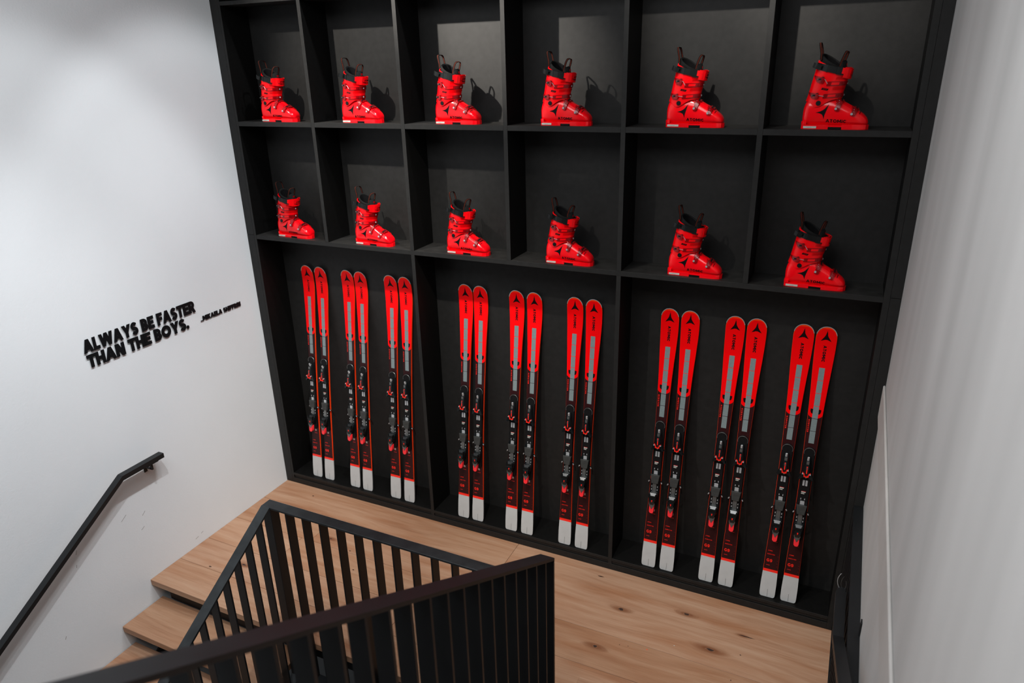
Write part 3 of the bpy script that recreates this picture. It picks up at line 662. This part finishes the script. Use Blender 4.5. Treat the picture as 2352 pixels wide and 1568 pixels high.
bm = bmesh.new(); prism(bm, [(-.0052, .921), (.0052, .921), (.0052, .9245), (-.0052, .9245)], .040, .0482); prism(bm, [(-.0052, .928), (.0052, .928), (.0052, .9315), (-.0052, .9315)], .040, .0482)
prism(bm, [(-.0075, .949), (.0075, .949), (.0075, .966), (-.0075, .966)], .034, .0400); obj('metal_mark', bm, M['grey_metal'], toe)
bm = bmesh.new(); cyl(bm, (0, -(ski_top(.98) + .028), .975), (0, -(ski_top(.98) + .034), .991), .0075, 12, .006); obj('adjusting_screw', bm, M['silver'], toe, True)
bm = bmesh.new(); cyl(bm, (0, -(ski_top(.86) + .030), .866), (0, -(ski_top(.86) + .037), .864), .0036, 8); obj('screw', bm, M['silver'], toe)
# brake pad, track and arms
bm = bmesh.new(); prism(bm, [(-.0225, .618), (.0225, .618), (.0305, .679), (-.0305, .679)], .012, .030, scale=.92); bk = obj('brake_pad', bm, M['pad'], ski)
for sx in (-1, 1):
    bm = bmesh.new(); yb_ = -(ski_top(.62) + .006)
    tube(bm, [(sx * .026, yb_, .640), (sx * .038, yb_, .628), (sx * .0425, yb_ + .004, .618), (sx * .0445, yb_ + .022, .600), (sx * .0445, yb_ + .040, .560)], .0024, 6); obj('brake_arm', bm, M['strap'], bk, True)
    bm = bmesh.new(); cyl(bm, (sx * .039, yb_ - .004, .625), (sx * .043, yb_ - .002, .617), .0036, 8); obj('arm_joint', bm, M['silver'], bk)
bm = bmesh.new(); prism(bm, [(-.0125, .553), (.0125, .553), (.0115, .617), (-.0115, .617)], .011, .022); tr = obj('metal_track', bm, M['grey_metal'], ski)
bm = bmesh.new()
for sx in (-1, 1):
    for s in (.588, .566): prism(bm, [(sx * .0165, s), (sx * .0205, s), (sx * .0205, s + .010), (sx * .0165, s + .010)], .010, .017)
obj('track_screw', bm, M['silver'], tr)
# heel piece
def hring(s, w_, hh, h0=.010): return [(x * w_, -(ski_top(.5) + h_), s) for x, h_ in ((-1, h0), (-1, hh * .72), (-.72, hh), (.72, hh), (1, hh * .72), (1, h0))]
bm = bmesh.new(); loft(bm, [hring(.560, .022, .024), hring(.556, .0275, .040), hring(.540, .0285, .052), hring(.522, .0265, .060), hring(.505, .0235, .062), hring(.486, .0185, .060), hring(.474, .015, .054)])
heel = obj('heel_binding', bm, M['bind'], ski)
bm = bmesh.new(); prism(bm, [(-.0245, .541), (.0245, .541), (.0225, .529), (-.0225, .529)][::-1], .050, .0645); prism(bm, [(-.0245, .552), (-.017, .552), (-.015, .541), (-.0245, .541)][::-1], .046, .060); prism(bm, [(.017, .552), (.0245, .552), (.0245, .541), (.015, .541)][::-1], .046, .060); obj('heel_cup', bm, M['strap'], heel)
bm = bmesh.new(); prism(bm, [(-.0042, .514), (.0042, .514), (.0012, .502), (-.0012, .502)][::-1], .060, .0632); obj('red_triangle', bm, M['ski_print'], heel)
bm = bmesh.new(); prism(bm, arc(0, .434, .0152, PI, 2 * PI, 10) + [(.0158, .476), (.011, .482), (-.011, .482), (-.0158, .476)], .034, .056, scale=.93); lv = obj('release_lever', bm, M['lever'], heel, True)
bm = bmesh.new(); prism(bm, [(-.0165, .494), (-.0105, .479), (.0105, .479), (.0165, .494), (.0190, .490), (.0155, .474), (.0065, .462), (.003, .452), (-.003, .452), (-.0065, .462), (-.0155, .474), (-.0190, .490)], .050, .0585, scale=.98); obj('grey_fork', bm, M['grey_metal'], heel)

tails = [(730.9, 1091.8), (758.2, 1099.2), (817, 1115.9), (845.4, 1124.1), (909.6, 1141.3), (940.8, 1150.2), (1065.1, 1185.3), (1097, 1193.4), (1173.3, 1215.4), (1209.2, 1224.6), (1295, 1247), (1333, 1257.2), (1486.8, 1297.4), (1528.1, 1307.5), (1617.9, 1331.3), (1663, 1342.8), (1759, 1367.5), (1806.5, 1379.3)]
# tail position (x, y) on the bay floor and x of the tip against the back panel, metres
SK = [(.2740, .0440, .2770), (.3990, .0430, .4060), (.6640, .0380, .6570), (.7890, .0350, .7770), (1.0580, .0350, 1.0440), (1.1870, .0320, 1.1690), (1.6740, .0230, 1.6660), (1.7930, .0260, 1.7830), (2.0710, .0190, 2.0560), (2.1950, .0220, 2.1870), (2.4840, .0250, 2.4730), (2.6080, .0250, 2.6020), (3.0860, .0290, 3.0900), (3.2070, .0330, 3.2140), (3.4640, .0340, 3.4770), (3.5890, .0370, 3.5980), (3.8460, .0410, 3.8520), (3.9700, .0450, 3.9710)]
bay = ['left bay', 'middle bay', 'right bay']; pr_ = ['left pair', 'middle pair', 'right pair']
index_children()
for i, (x0, y0, x1) in enumerate(SK):
    o = ski if i == 0 else copy_tree(ski)
    a = math.asin((D - 0.0015 - y0 + 0.004) / 1.56) if False else math.asin((D - 0.006 - y0) / 1.60)
    o.location = (x0 + .006, y0, ZS + 0.0008)
    o.rotation_euler = (-a, math.atan((x1 - x0) / 1.76), 0)
    o['label'] = 'red and silver ski standing %s in the %s of the %s' % ('on the left' if i % 2 == 0 else 'on the right', pr_[(i % 6) // 2], bay[i // 6])
# round white sticker on the right ski of each pair
for i, o in enumerate([q for q in bpy.data.objects if q.name.split('.')[0] == 'ski' and q.type == 'EMPTY']):
    pass

# ------------------------------------------------------------------ ski boot
boot = thing('ski_boot', '', 'ski boot', (0, 0, 0), 'ski boots in the compartments')
def se(a, p): return math.copysign(abs(a) ** p, a)
NF = 28
FT = [(-.0035, .040, .088, .012), (.0005, .026, .108, .024), (.008, .020, .128, .031), (.022, .018, .142, .035), (.045, .017, .148, .0375), (.075, .017, .150, .039), (.105, .017, .150, .040), (.130, .017, .147, .041), (.150, .017, .139, .0425), (.170, .017, .128, .0445), (.190, .017, .1165, .0465), (.213, .017, .105, .0485), (.235, .017, .0930, .049), (.255, .017, .0805, .0475), (.270, .017, .0690, .044), (.281, .018, .0580, .0375), (.288, .020, .0470, .028), (.2915, .026, .0380, .014)]
def foot_sec(x):
    for a, b_ in zip(FT, FT[1:]):
        if x <= b_[0]:
            t = (x - a[0]) / (b_[0] - a[0]); return tuple(a[i] + (b_[i] - a[i]) * t for i in range(1, 4))
    return FT[-1][1:]
def foot_pt(x, ph, off=0.0):
    zb, zt, hw = foot_sec(x); cz = (zb + zt) / 2
    c, s = math.cos(ph), math.sin(ph)   # ph=0 near side, pi/2 top
    pw = .78 if s < 0 else .95
    return Vector((x, -(hw + off) * se(c, .72), cz + ((zt - zb) / 2 + off) * se(s, pw)))
bm = bmesh.new()
loft(bm, [[foot_pt(f[0], 2 * PI * k / NF) for k in range(NF)] for f in FT])
bmesh.ops.recalc_face_normals(bm, faces=bm.faces)
BV_FOOT = BVHTree.FromBMesh(bm)
shell = obj('shell', bm, M['boot_red'], boot, True)
# cuff
CB = [(0, (.0045, .128)), (.2, (.0125, .157)), (.5, (.0210, .207)), (.8, (.0315, .260)), (1, (.0410, .306))]
CF = [(0, (.1600, .140)), (.2, (.1625, .166)), (.5, (.1710, .210)), (.8, (.1830, .250)), (1, (.1885, .278))]
CW = [(0, .0425), (.2, .0435), (.5, .046), (.8, .0495), (1, .052)]
def i2(tab, t): return (interp([(a, b_[0]) for a, b_ in tab], t), interp([(a, b_[1]) for a, b_ in tab], t))
def cuff_pt(t, th, off=0.0, dz=0.0, sh=1.0):
    b_ = i2(CB, t); f = i2(CF, t); hw = interp(CW, t) * sh + off
    cx, cz = (b_[0] + f[0]) / 2, (b_[1] + f[1]) / 2; hx = (f[0] - b_[0]) / 2 * sh; L = math.hypot(hx, (f[1] - b_[1]) / 2); k = (L + off) / L
    c = se(math.cos(th), .86); s = se(math.sin(th), .86)
    return Vector((cx + hx * k * c, -hw * s, cz + (f[1] - b_[1]) / 2 * c * sh + dz))    # th=0 front, pi/2 near side, pi back
NC = 36
bm = bmesh.new(); rings = []
for t in (0, .06, .2, .35, .5, .65, .8, .9, 1):
    r = []
    for k in range(NC):
        th = 2 * PI * k / NC; a = th if th < PI else 2 * PI - th
        dz = -.030 * math.exp(-((a - 1.85) / .42) ** 2) * max(0, 1 - t / .2) if t < .2 else 0
        if t == 1: dz = .008 * math.exp(-((a - PI) / .5) ** 2) - .018 * math.exp(-((a - 1.5) / .5) ** 2)
        r.append(cuff_pt(t, th, .0028, dz))
    rings.append(r)
rings.append([cuff_pt(1, 2 * PI * k / NC, -.0012, (.008 * math.exp(-(((2 * PI * k / NC if k <= NC / 2 else 2 * PI - 2 * PI * k / NC) - PI) / .5) ** 2) - .018 * math.exp(-(((2 * PI * k / NC if k <= NC / 2 else 2 * PI - 2 * PI * k / NC) - 1.5) / .5) ** 2))) for k in range(NC)])
rings.append([cuff_pt(.75, 2 * PI * k / NC, -.0012) for k in range(NC)])
loft(bm, rings, cap0=False, cap1=False)
bmesh.ops.recalc_face_normals(bm, faces=bm.faces)
BV_CUFF = BVHTree.FromBMesh(bm)
cuff = obj('cuff', bm, M['boot_red2'], boot, True)
# overlapping lips of the cuff in front, below each strap
for t0, t1 in ((.30, .40), (.62, .70)):
    bm = bmesh.new(); loft(bm, [[cuff_pt(t0 + (t1 - t0) * .5 * 0 + 0 * th, th, .0032) for th in ths] for ths in [[-1.2 + 2.5 * k / 16 for k in range(17)]]] + [[cuff_pt(t1, -1.2 + 2.5 * k / 16, .0046) for k in range(17)]], False, False, False)
    bmesh.ops.solidify(bm, geom=bm.faces, thickness=.0018); obj('cuff_lip', bm, M['boot_red2'], boot, True)
# sole: heel block, toe block, bridge with the dark recess
def sole_outline(x0, x1, n=8):
    pts = []
    for i in range(n + 1):
        x = x0 + (x1 - x0) * i / n
        w_ = interp([(-.0045, .020), (.004, .0315), (.02, .034), (.07, .033), (.11, .031), (.18, .036), (.22, .0375), (.26, .036), (.278, .032), (.289, .024), (.2955, .010)], x); pts.append((x, w_))
    return pts
def sole_block(bm, x0, x1, z0, z1, grow=0.0, n=8):
    o_ = sole_outline(x0, x1, n); ring = [(x, -(w_ + grow)) for x, w_ in o_] + [(x, w_ + grow) for x, w_ in o_[::-1]]
    loft(bm, [[(x, y, z0) for x, y in ring], [(x, y, z1) for x, y in ring]])
bm = bmesh.new(); sole_block(bm, -.0045, .118, 0.0, .021, .001); sole_block(bm, .178, .2955, 0.0, .0225, .002, 10); sole_block(bm, .117, .179, .011, .019, 0)
sole_block(bm, -.0050, .018, .020, .036, .003, 4)
obj('sole', bm, M['boot_red'], boot)
bm = bmesh.new(); box(bm, .1185, .1775, -.029, .029, .0015, .0108, .001); obj('sole_recess', bm, M['strap'], boot)
# decals
def project(bm, bv, off, direction=Vector((0, 1, 0))):
    for v in bm.verts:
        h = bv.ray_cast(Vector((v.co.x, -.3, v.co.z)), direction)
        if h[0] is not None: v.co = h[0] - direction * off
def decal(name, pts, bv, off, m, cuts=2, thick=0.0, parent=None):
    bm = bmesh.new(); f = bm.faces.new([bm.verts.new((x, 0, z)) for x, z in pts]); bmesh.ops.triangulate(bm, faces=[f]); bmesh.ops.subdivide_edges(bm, edges=bm.edges, cuts=cuts, use_grid_fill=True)
    project(bm, bv, off)
    if thick:
        bmesh.ops.recalc_face_normals(bm, faces=bm.faces)
        r = bmesh.ops.extrude_face_region(bm, geom=list(bm.faces)); vs = [g for g in r['geom'] if isinstance(g, bmesh.types.BMVert)]
        bmesh.ops.translate(bm, verts=vs, vec=(0, -thick, 0))
    return obj(name, bm, m, parent or boot)
decal('emblem', [(.1115, .117), (.1035, .0905), (.0985, .078), (.0960, .0655), (.0945, .047), (.0885, .0625), (.0840, .0690), (.0730, .0740), (.0550, .0775), (.0760, .0835), (.0870, .0895), (.0950, .0965)], BV_FOOT, .0008, M['black_print'], 3)
bm = text_bm('ATOMIC', .092, .0150, .24, 0, .14)
for v in bm.verts: v.co = Vector((.1045 + v.co.x, 0, .0330 + v.co.y - .03 * v.co.x))
bmesh.ops.subdivide_edges(bm, edges=bm.edges, cuts=1); bmesh.ops.triangulate(bm, faces=bm.faces)
project(bm, BV_FOOT, .0012); obj('brand_lettering', bm, M['black_print'], boot)
bm = bmesh.new(); bv = None
box(bm, .006, .0655, -.0362, -.0350, .0035, .0140, .0004); lb = obj('white_label', bm, M['white_label'], boot)
bm = bmesh.new(); box(bm, .022, .046, -.0365, -.0360, .0080, .0092); box(bm, .025, .044, -.0365, -.0360, .0060, .0070); obj('label_print', bm, M['grey_print'], lb)
decal('number_patch', [(.0660, .1825), (.0950, .1770), (.1010, .1860), (.0720, .1915)], BV_CUFF, .0008, M['black_print'], 1)
bm = text_bm('150', .019, .0062, .22, 0, .16)
for v in bm.verts: v.co = Vector((.0740 + v.co.x, 0, .1822 + v.co.y - .1 * v.co.x))
project(bm, BV_CUFF, .0014); obj('number_lettering', bm, M['buckle'], boot)
# cuff pivot
h = BV_CUFF.ray_cast(Vector((.0625, -.3, .121)), Vector((0, 1, 0)))[0] or Vector((.0625, -.043, .121))
bm = bmesh.new(); cyl(bm, (h.x, h.y + .004, h.z), (h.x, h.y - .0035, h.z), .0115, 20); cyl(bm, (h.x, h.y - .003, h.z), (h.x, h.y - .0045, h.z), .008, 16); obj('pivot', bm, M['strap'], boot, True)
# cuff straps: dark red, wrapped around the front
def band(name, m, t0, t1, th0, th1, off, thick=.0025, n=18, par=None, tilt=0.0):
    bm = bmesh.new(); rows = []
    for t in (t0, t1):
        rows.append([cuff_pt(t, th0 + (th1 - th0) * k / n, off, tilt * k / n) for k in range(n + 1)])
    outer = [[cuff_pt(t, th0 + (th1 - th0) * k / n, off + thick, tilt * k / n) for k in range(n + 1)] for t in (t0, t1)]
    rings = [[rows[0][k], outer[0][k], outer[1][k], rows[1][k]] for k in range(n + 1)]
    loft(bm, rings); return obj(name, bm, m, par or boot, False)
for j, (tc, hh, poly_, riv) in enumerate(((.50, .072, [(.028, .247), (.044, .243), (.060, .239), (.0745, .2365), (.077, .226), (.071, .211), (.057, .2125), (.043, .217), (.035, .231)], (.163, .2010)),
                                    (.135, .078, [(.009, .171), (.022, .169), (.040, .166), (.057, .1645), (.060, .154), (.056, .141), (.042, .1415), (.028, .144), (.018, .157)], (.156, .152)))):
    sb = band('cuff_strap', M['buckle'], tc - hh / 1.1, tc + hh / 1.1, 1.62, -1.15, .0040, .0028)
    band('strap_window', M['boot_red2'], tc - hh * .55, tc + hh * .55, 1.45, 1.02, .0070, .0006, 6, sb)
    for q in range(7): band('ladder_tooth', M['buckle'], tc - hh * .55, tc + hh * .55, .90 - q * .10, .84 - q * .10, .0072, .0014, 1, sb)
    rp = cuff_pt(tc, .16 if j else .20, .0070); rn = Vector((.9, -.42, .1)).normalized()
    bm = bmesh.new(); cyl(bm, rp - rn * .002, rp + rn * .0022, .0046, 12); obj('rivet', bm, M['silver'], sb, True)
    for pos in ((.098, tc + hh * .8), (.098, tc - hh * .8), (.140, tc + hh * .8)):
        pass
    bk_ = decal('cuff_buckle', poly_, BV_CUFF, .0030, M['buckle'], 1, .0075)
    xs_c = sum(p[0] for p in poly_) / len(poly_); zs_c = sum(p[1] for p in poly_) / len(poly_)
    hy = BV_CUFF.ray_cast(Vector((xs_c, -.3, zs_c)), Vector((0, 1, 0)))[0].y
    bm = bmesh.new(); box(bm, xs_c - .008, xs_c + .012, hy - .0135, hy - .0100, zs_c - .0035, zs_c + .0035); obj('lever_slot', bm, M['strap'], bk_)
    bm = bmesh.new(); box(bm, xs_c - .009, xs_c - .003, hy - .0145, hy - .0120, zs_c - .002, zs_c + .003, .0008); obj('lever_face', bm, M['grey_metal'], bk_)
    bm = bmesh.new(); box(bm, xs_c + .010, xs_c + .020, hy - .0140, hy - .0050, zs_c + .001, zs_c + .011, .001); box(bm, xs_c + .009, xs_c + .017, hy - .0140, hy - .0050, zs_c - .013, zs_c - .004, .001); obj('lever_hinge', bm, M['strap'], bk_)
    bm = bmesh.new(); e0 = cuff_pt(tc, 1.60, .0068); tube(bm, [(xs_c + .012, hy - .011, zs_c), (xs_c + .025, hy - .011, zs_c - .001), (e0.x, e0.y, e0.z)], .0013, 6); obj('wire_bail', bm, M['silver'], bk_, True)
# instep buckles
def foot_band(name, x0, x1, dx, p0, p1, off, thick, m, n=12, par=None):
    bm = bmesh.new(); rings = []
    for k in range(n + 1):
        u = k / n; ph = p0 + (p1 - p0) * u; sh = dx * u
        rings.append([foot_pt(x0 + sh, ph, off), foot_pt(x0 + sh, ph, off + thick), foot_pt(x1 + sh, ph, off + thick), foot_pt(x1 + sh, ph, off)])
    loft(bm, rings); return obj(name, bm, m, par or boot)
for j, (xa, xb_, dx) in enumerate(((.139, .160, .022), (.211, .232, .018))):
    s_ = foot_band('instep_strap', xa, xb_, dx, .25, 2.5, .0012, .0026, M['boot_red2'])
    lv_ = foot_band('instep_buckle', xa - .002, xa + .014, dx * .75, .08, 1.10, .0035, .0050, M['buckle'], 8)
    foot_band('buckle_side', xa + .015, xa + .018, dx * .6, .15, .95, .0035, .0058, M['buckle'], 6, lv_)
    for q in range(4): foot_band('ladder_tooth', xa + .001, xa + .013, 0, .55 + q * .16, .62 + q * .16, .0080, .0022, M['buckle'], 1, lv_)
    for q in range(3):
        ph = .50 + q * .22; p = foot_pt(xa + .004 + dx * .5, ph, .009); bm = bmesh.new(); bmesh.ops.create_icosphere(bm, subdivisions=1, radius=.0016, matrix=Matrix.Translation(p)); obj('glint_rivet', bm, M['silver'], lv_, True)
    p = foot_pt(xa + .004, .22, .0085); bm = bmesh.new(); cyl(bm, (p.x, p.y + .002, p.z), (p.x, p.y - .002, p.z), .0056, 12); obj('rivet', bm, M['silver'], lv_, True)
    foot_band('top_hinge', xa - .001 + dx * .8, xa + .019 + dx * .8, 0, 1.15, 1.75, .0040, .0052, M['buckle'], 6, lv_)
    foot_band('hinge_gap', xa + .006 + dx * .8, xa + .012 + dx * .8, 0, 1.05, 1.60, .0092, .0012, M['strap'], 6, lv_)
# toe slot line
foot_band('toe_slot', .2475, .2500, .004, .62, 1.35, .0006, .0008, M['strap'], 8)
foot_band('instep_ridge', .150, .232, .0, 1.32, 1.62, .0006, .0020, M['boot_red2'], 4)
foot_band('heel_spoiler', .000, .006, 0, .2, .9, .0004, .0008, M['boot_red2'], 4)
# liner: tube with rounded rim, sloping from high back to low front
LB, LF_, LW = (.0500, .340), (.150, .285), .0455
def lin_pt(th, k, dz=0.0, z0=0.0):
    cx, cz = (LB[0] + LF_[0]) / 2, (LB[1] + LF_[1]) / 2; hx, hz = (LF_[0] - LB[0]) / 2, (LF_[1] - LB[1]) / 2
    c = math.cos(th); 
    return Vector((cx + hx * k * c, -LW * k * math.sin(th), cz + hz * c + dz - .004 - .011 * math.sin(th)))
bm = bmesh.new(); NL = 28; T_ = [2 * PI * k / NL for k in range(NL)]
low = [cuff_pt(.72, th, -.0060) for th in T_]
mid = [cuff_pt(.97, th, -.0065) for th in T_]
loft(bm, [low, mid, [lin_pt(th, 1.03, -.010) for th in T_], [lin_pt(th, 1.04, -.002) for th in T_], [lin_pt(th, .99, .003) for th in T_], [lin_pt(th, .90, .004) for th in T_], [lin_pt(th, .82, -.002) for th in T_]], False, False)
ln = obj('liner', bm, M['liner'], boot, True)
bm = bmesh.new(); loft(bm, [[lin_pt(th, .82, -.002) for th in T_], [lin_pt(th, .76, -.03) for th in T_], [cuff_pt(.45, th, -.016) for th in T_]], False, True)
obj('liner_inside', bm, M['liner_in'], ln, True)
# tongue
bm = bmesh.new(); rows = []
for k in range(9):
    a = -1 + k / 4; c = 1 - a * a
    rows.append([(.150 + .018 * c, a * .029, .262), (.146 + .018 * c, a * .029, .300 + .006 * c), (.143 + .014 * c, a * .027, .306 + .006 * c), (.136 + .014 * c, a * .027, .302 + .005 * c), (.134 + .014 * c, a * .027, .262)])
loft(bm, rows); tg = obj('tongue', bm, M['liner'], boot, True)
obj('tongue_badge', B(.1635, .1655, -.008, .008, .283, .297, .0004), M['buckle'], tg)
# power strap
def ring_strap(name, m, b0, f0, hw, w_, th0, th1, off, par=None, n=20, thick=.003):
    bm = bmesh.new(); rings = []
    for k in range(n + 1):
        th = th0 + (th1 - th0) * k / n; cx, cz = (b0[0] + f0[0]) / 2, (b0[1] + f0[1]) / 2; hx, hz = (f0[0] - b0[0]) / 2, (f0[1] - b0[1]) / 2
        c, s = se(math.cos(th), .86), se(math.sin(th), .86)
        def P(o_, z): return Vector((cx + (hx + o_) * c + z * .16, -(hw + o_) * s, cz + hz * c + z))
        rings.append([P(off, -w_ / 2), P(off + thick, -w_ / 2), P(off + thick, w_ / 2), P(off, w_ / 2)])
    loft(bm, rings); return obj(name, bm, m, par or boot, False)
ps = ring_strap('power_strap', M['strap'], (.0385, .2890), (.1860, .2520), .0540, .029, .55, 5.6, .0022)
ring_strap('strap_buckle', M['strap'], (.0385, .2890), (.1860, .2520), .0540, .034, 1.45, 1.15, .0045, ps, 4)
ring_strap('strap_keeper', M['strap'], (.0385, .2890), (.1860, .2520), .0540, .031, 1.95, 1.85, .0045, ps, 2, .002)
rc = ring_strap('strap_cover', M['boot_red2'], (.0400, .2870), (.1870, .2500), .0545, .046, 1.02, -.95, .0045, boot, 16)
ring_strap('cover_tab', M['boot_red2'], (.0400, .2900), (.1870, .2570), .0545, .026, 1.16, .98, .0045, rc, 3)
for q in (.86, .80, .58, .52): ring_strap('cover_rib', M['boot_red'], (.0400, .2870), (.1870, .2500), .0545, .036, q, q - .022, .0074, rc, 1, .0010)
ring_strap('cover_slot', M['strap'], (.0400, .2870), (.1870, .2440), .0545, .0018, .46, .05, .0074, rc, 6, .0006)
ring_strap('cover_slot', M['strap'], (.0400, .2870), (.1870, .2550), .0545, .020, .46, .44, .0074, rc, 1, .0006)
for (txt, h_, z_, wd) in (('ATOMIC', .0105, -.001, .62), ('REDSTER', .0060, -.0125, .50)):
    bm = text_bm(txt, wd, h_, .26, 0, .14); bmesh.ops.subdivide_edges(bm, edges=bm.edges, cuts=1); bmesh.ops.triangulate(bm, faces=bm.faces)
    for v in bm.verts:
        th = .22 - v.co.x; zz = z_ + v.co.y; c, q = se(math.cos(th), .86), se(math.sin(th), .86); of = .0081
        v.co = Vector(((.0400 + .1870) / 2 + ((.1870 - .0400) / 2 + of) * c + zz * .16, -(.0545 + of) * q, (.2870 + .2500) / 2 + (.2500 - .2870) / 2 * c + zz))
    obj('cover_lettering', bm, M['black_print'], rc)
bm = bmesh.new(); tube(bm, [(.056, -.0560, .2800), (.044, -.0575, .2840), (.035, -.0570, .2880), (.028, -.0535, .2910), (.021, -.0480, .2940)], .002, flat=(.0115, .0014, (0.15, 0, 1))); obj('strap_end', bm, M['strap'], ps)
# pull loops
def loop(name, pts, wv, w_=.0055):
    bm = bmesh.new(); tube(bm, pts, .001, flat=(w_, .0009, wv)); o = obj(name, bm, M['loop'], boot)
    bm = bmesh.new(); tube(bm, pts, .001, flat=(w_ * .45, .0013, wv)); obj('loop_stripe', bm, M['loop_red'], o)
    return o
def arch(p0, p1, top, n=10, sq=.55):
    p0, p1, top = Vector(p0), Vector(p1), Vector(top); c = (p0 + p1) / 2; out = []
    for i in range(n + 1):
        a = PI * i / n; out.append(c + (p0 - c) * se(math.cos(a), sq + .1) + (top - c) * se(math.sin(a), sq))
    return out
loop('heel_loop', [Vector((.050, -.030, .315))] + arch((.049, -.031, .342), (.052, .030, .340), (.039, .000, .390), 12, .38) + [Vector((.053, .029, .315))], (.9, .2, .1), .0052)
loop('tongue_loop', [Vector((.136, -.026, .284))] + arch((.138, -.027, .298), (.150, .022, .300), (.160, .000, .350), 12, .45) + [Vector((.150, .021, .285))], (.85, .1, -.4), .0055)

BT = [(0.245, ZA), (0.933, ZA), (1.637, ZA), (2.337, ZA), (3.058, ZA), (3.730, ZA), (0.241, ZB), (0.935, ZB), (1.664, ZB), (2.361, ZB), (3.112, ZB), (3.737, ZB)]
names_c = ['first compartment from the white wall', 'second compartment from the white wall', 'third compartment from the white wall', 'fourth compartment from the white wall', 'fifth compartment from the white wall', 'compartment beside the grey wall']
index_children()
BOOTS = []
for i, (x, z) in enumerate(BT):
    o = boot if i == 0 else copy_tree(boot)
    BOOTS.append(o)
for i, o in enumerate(BOOTS):
    x, z = BT[i]
    o.location = (x, 0.062, z + 0.0006); o.rotation_euler = (0, 0, 0)
    o['label'] = 'glossy red ski boot, %s row of boots, %s' % ('upper' if i < 6 else 'lower', names_c[i % 6])
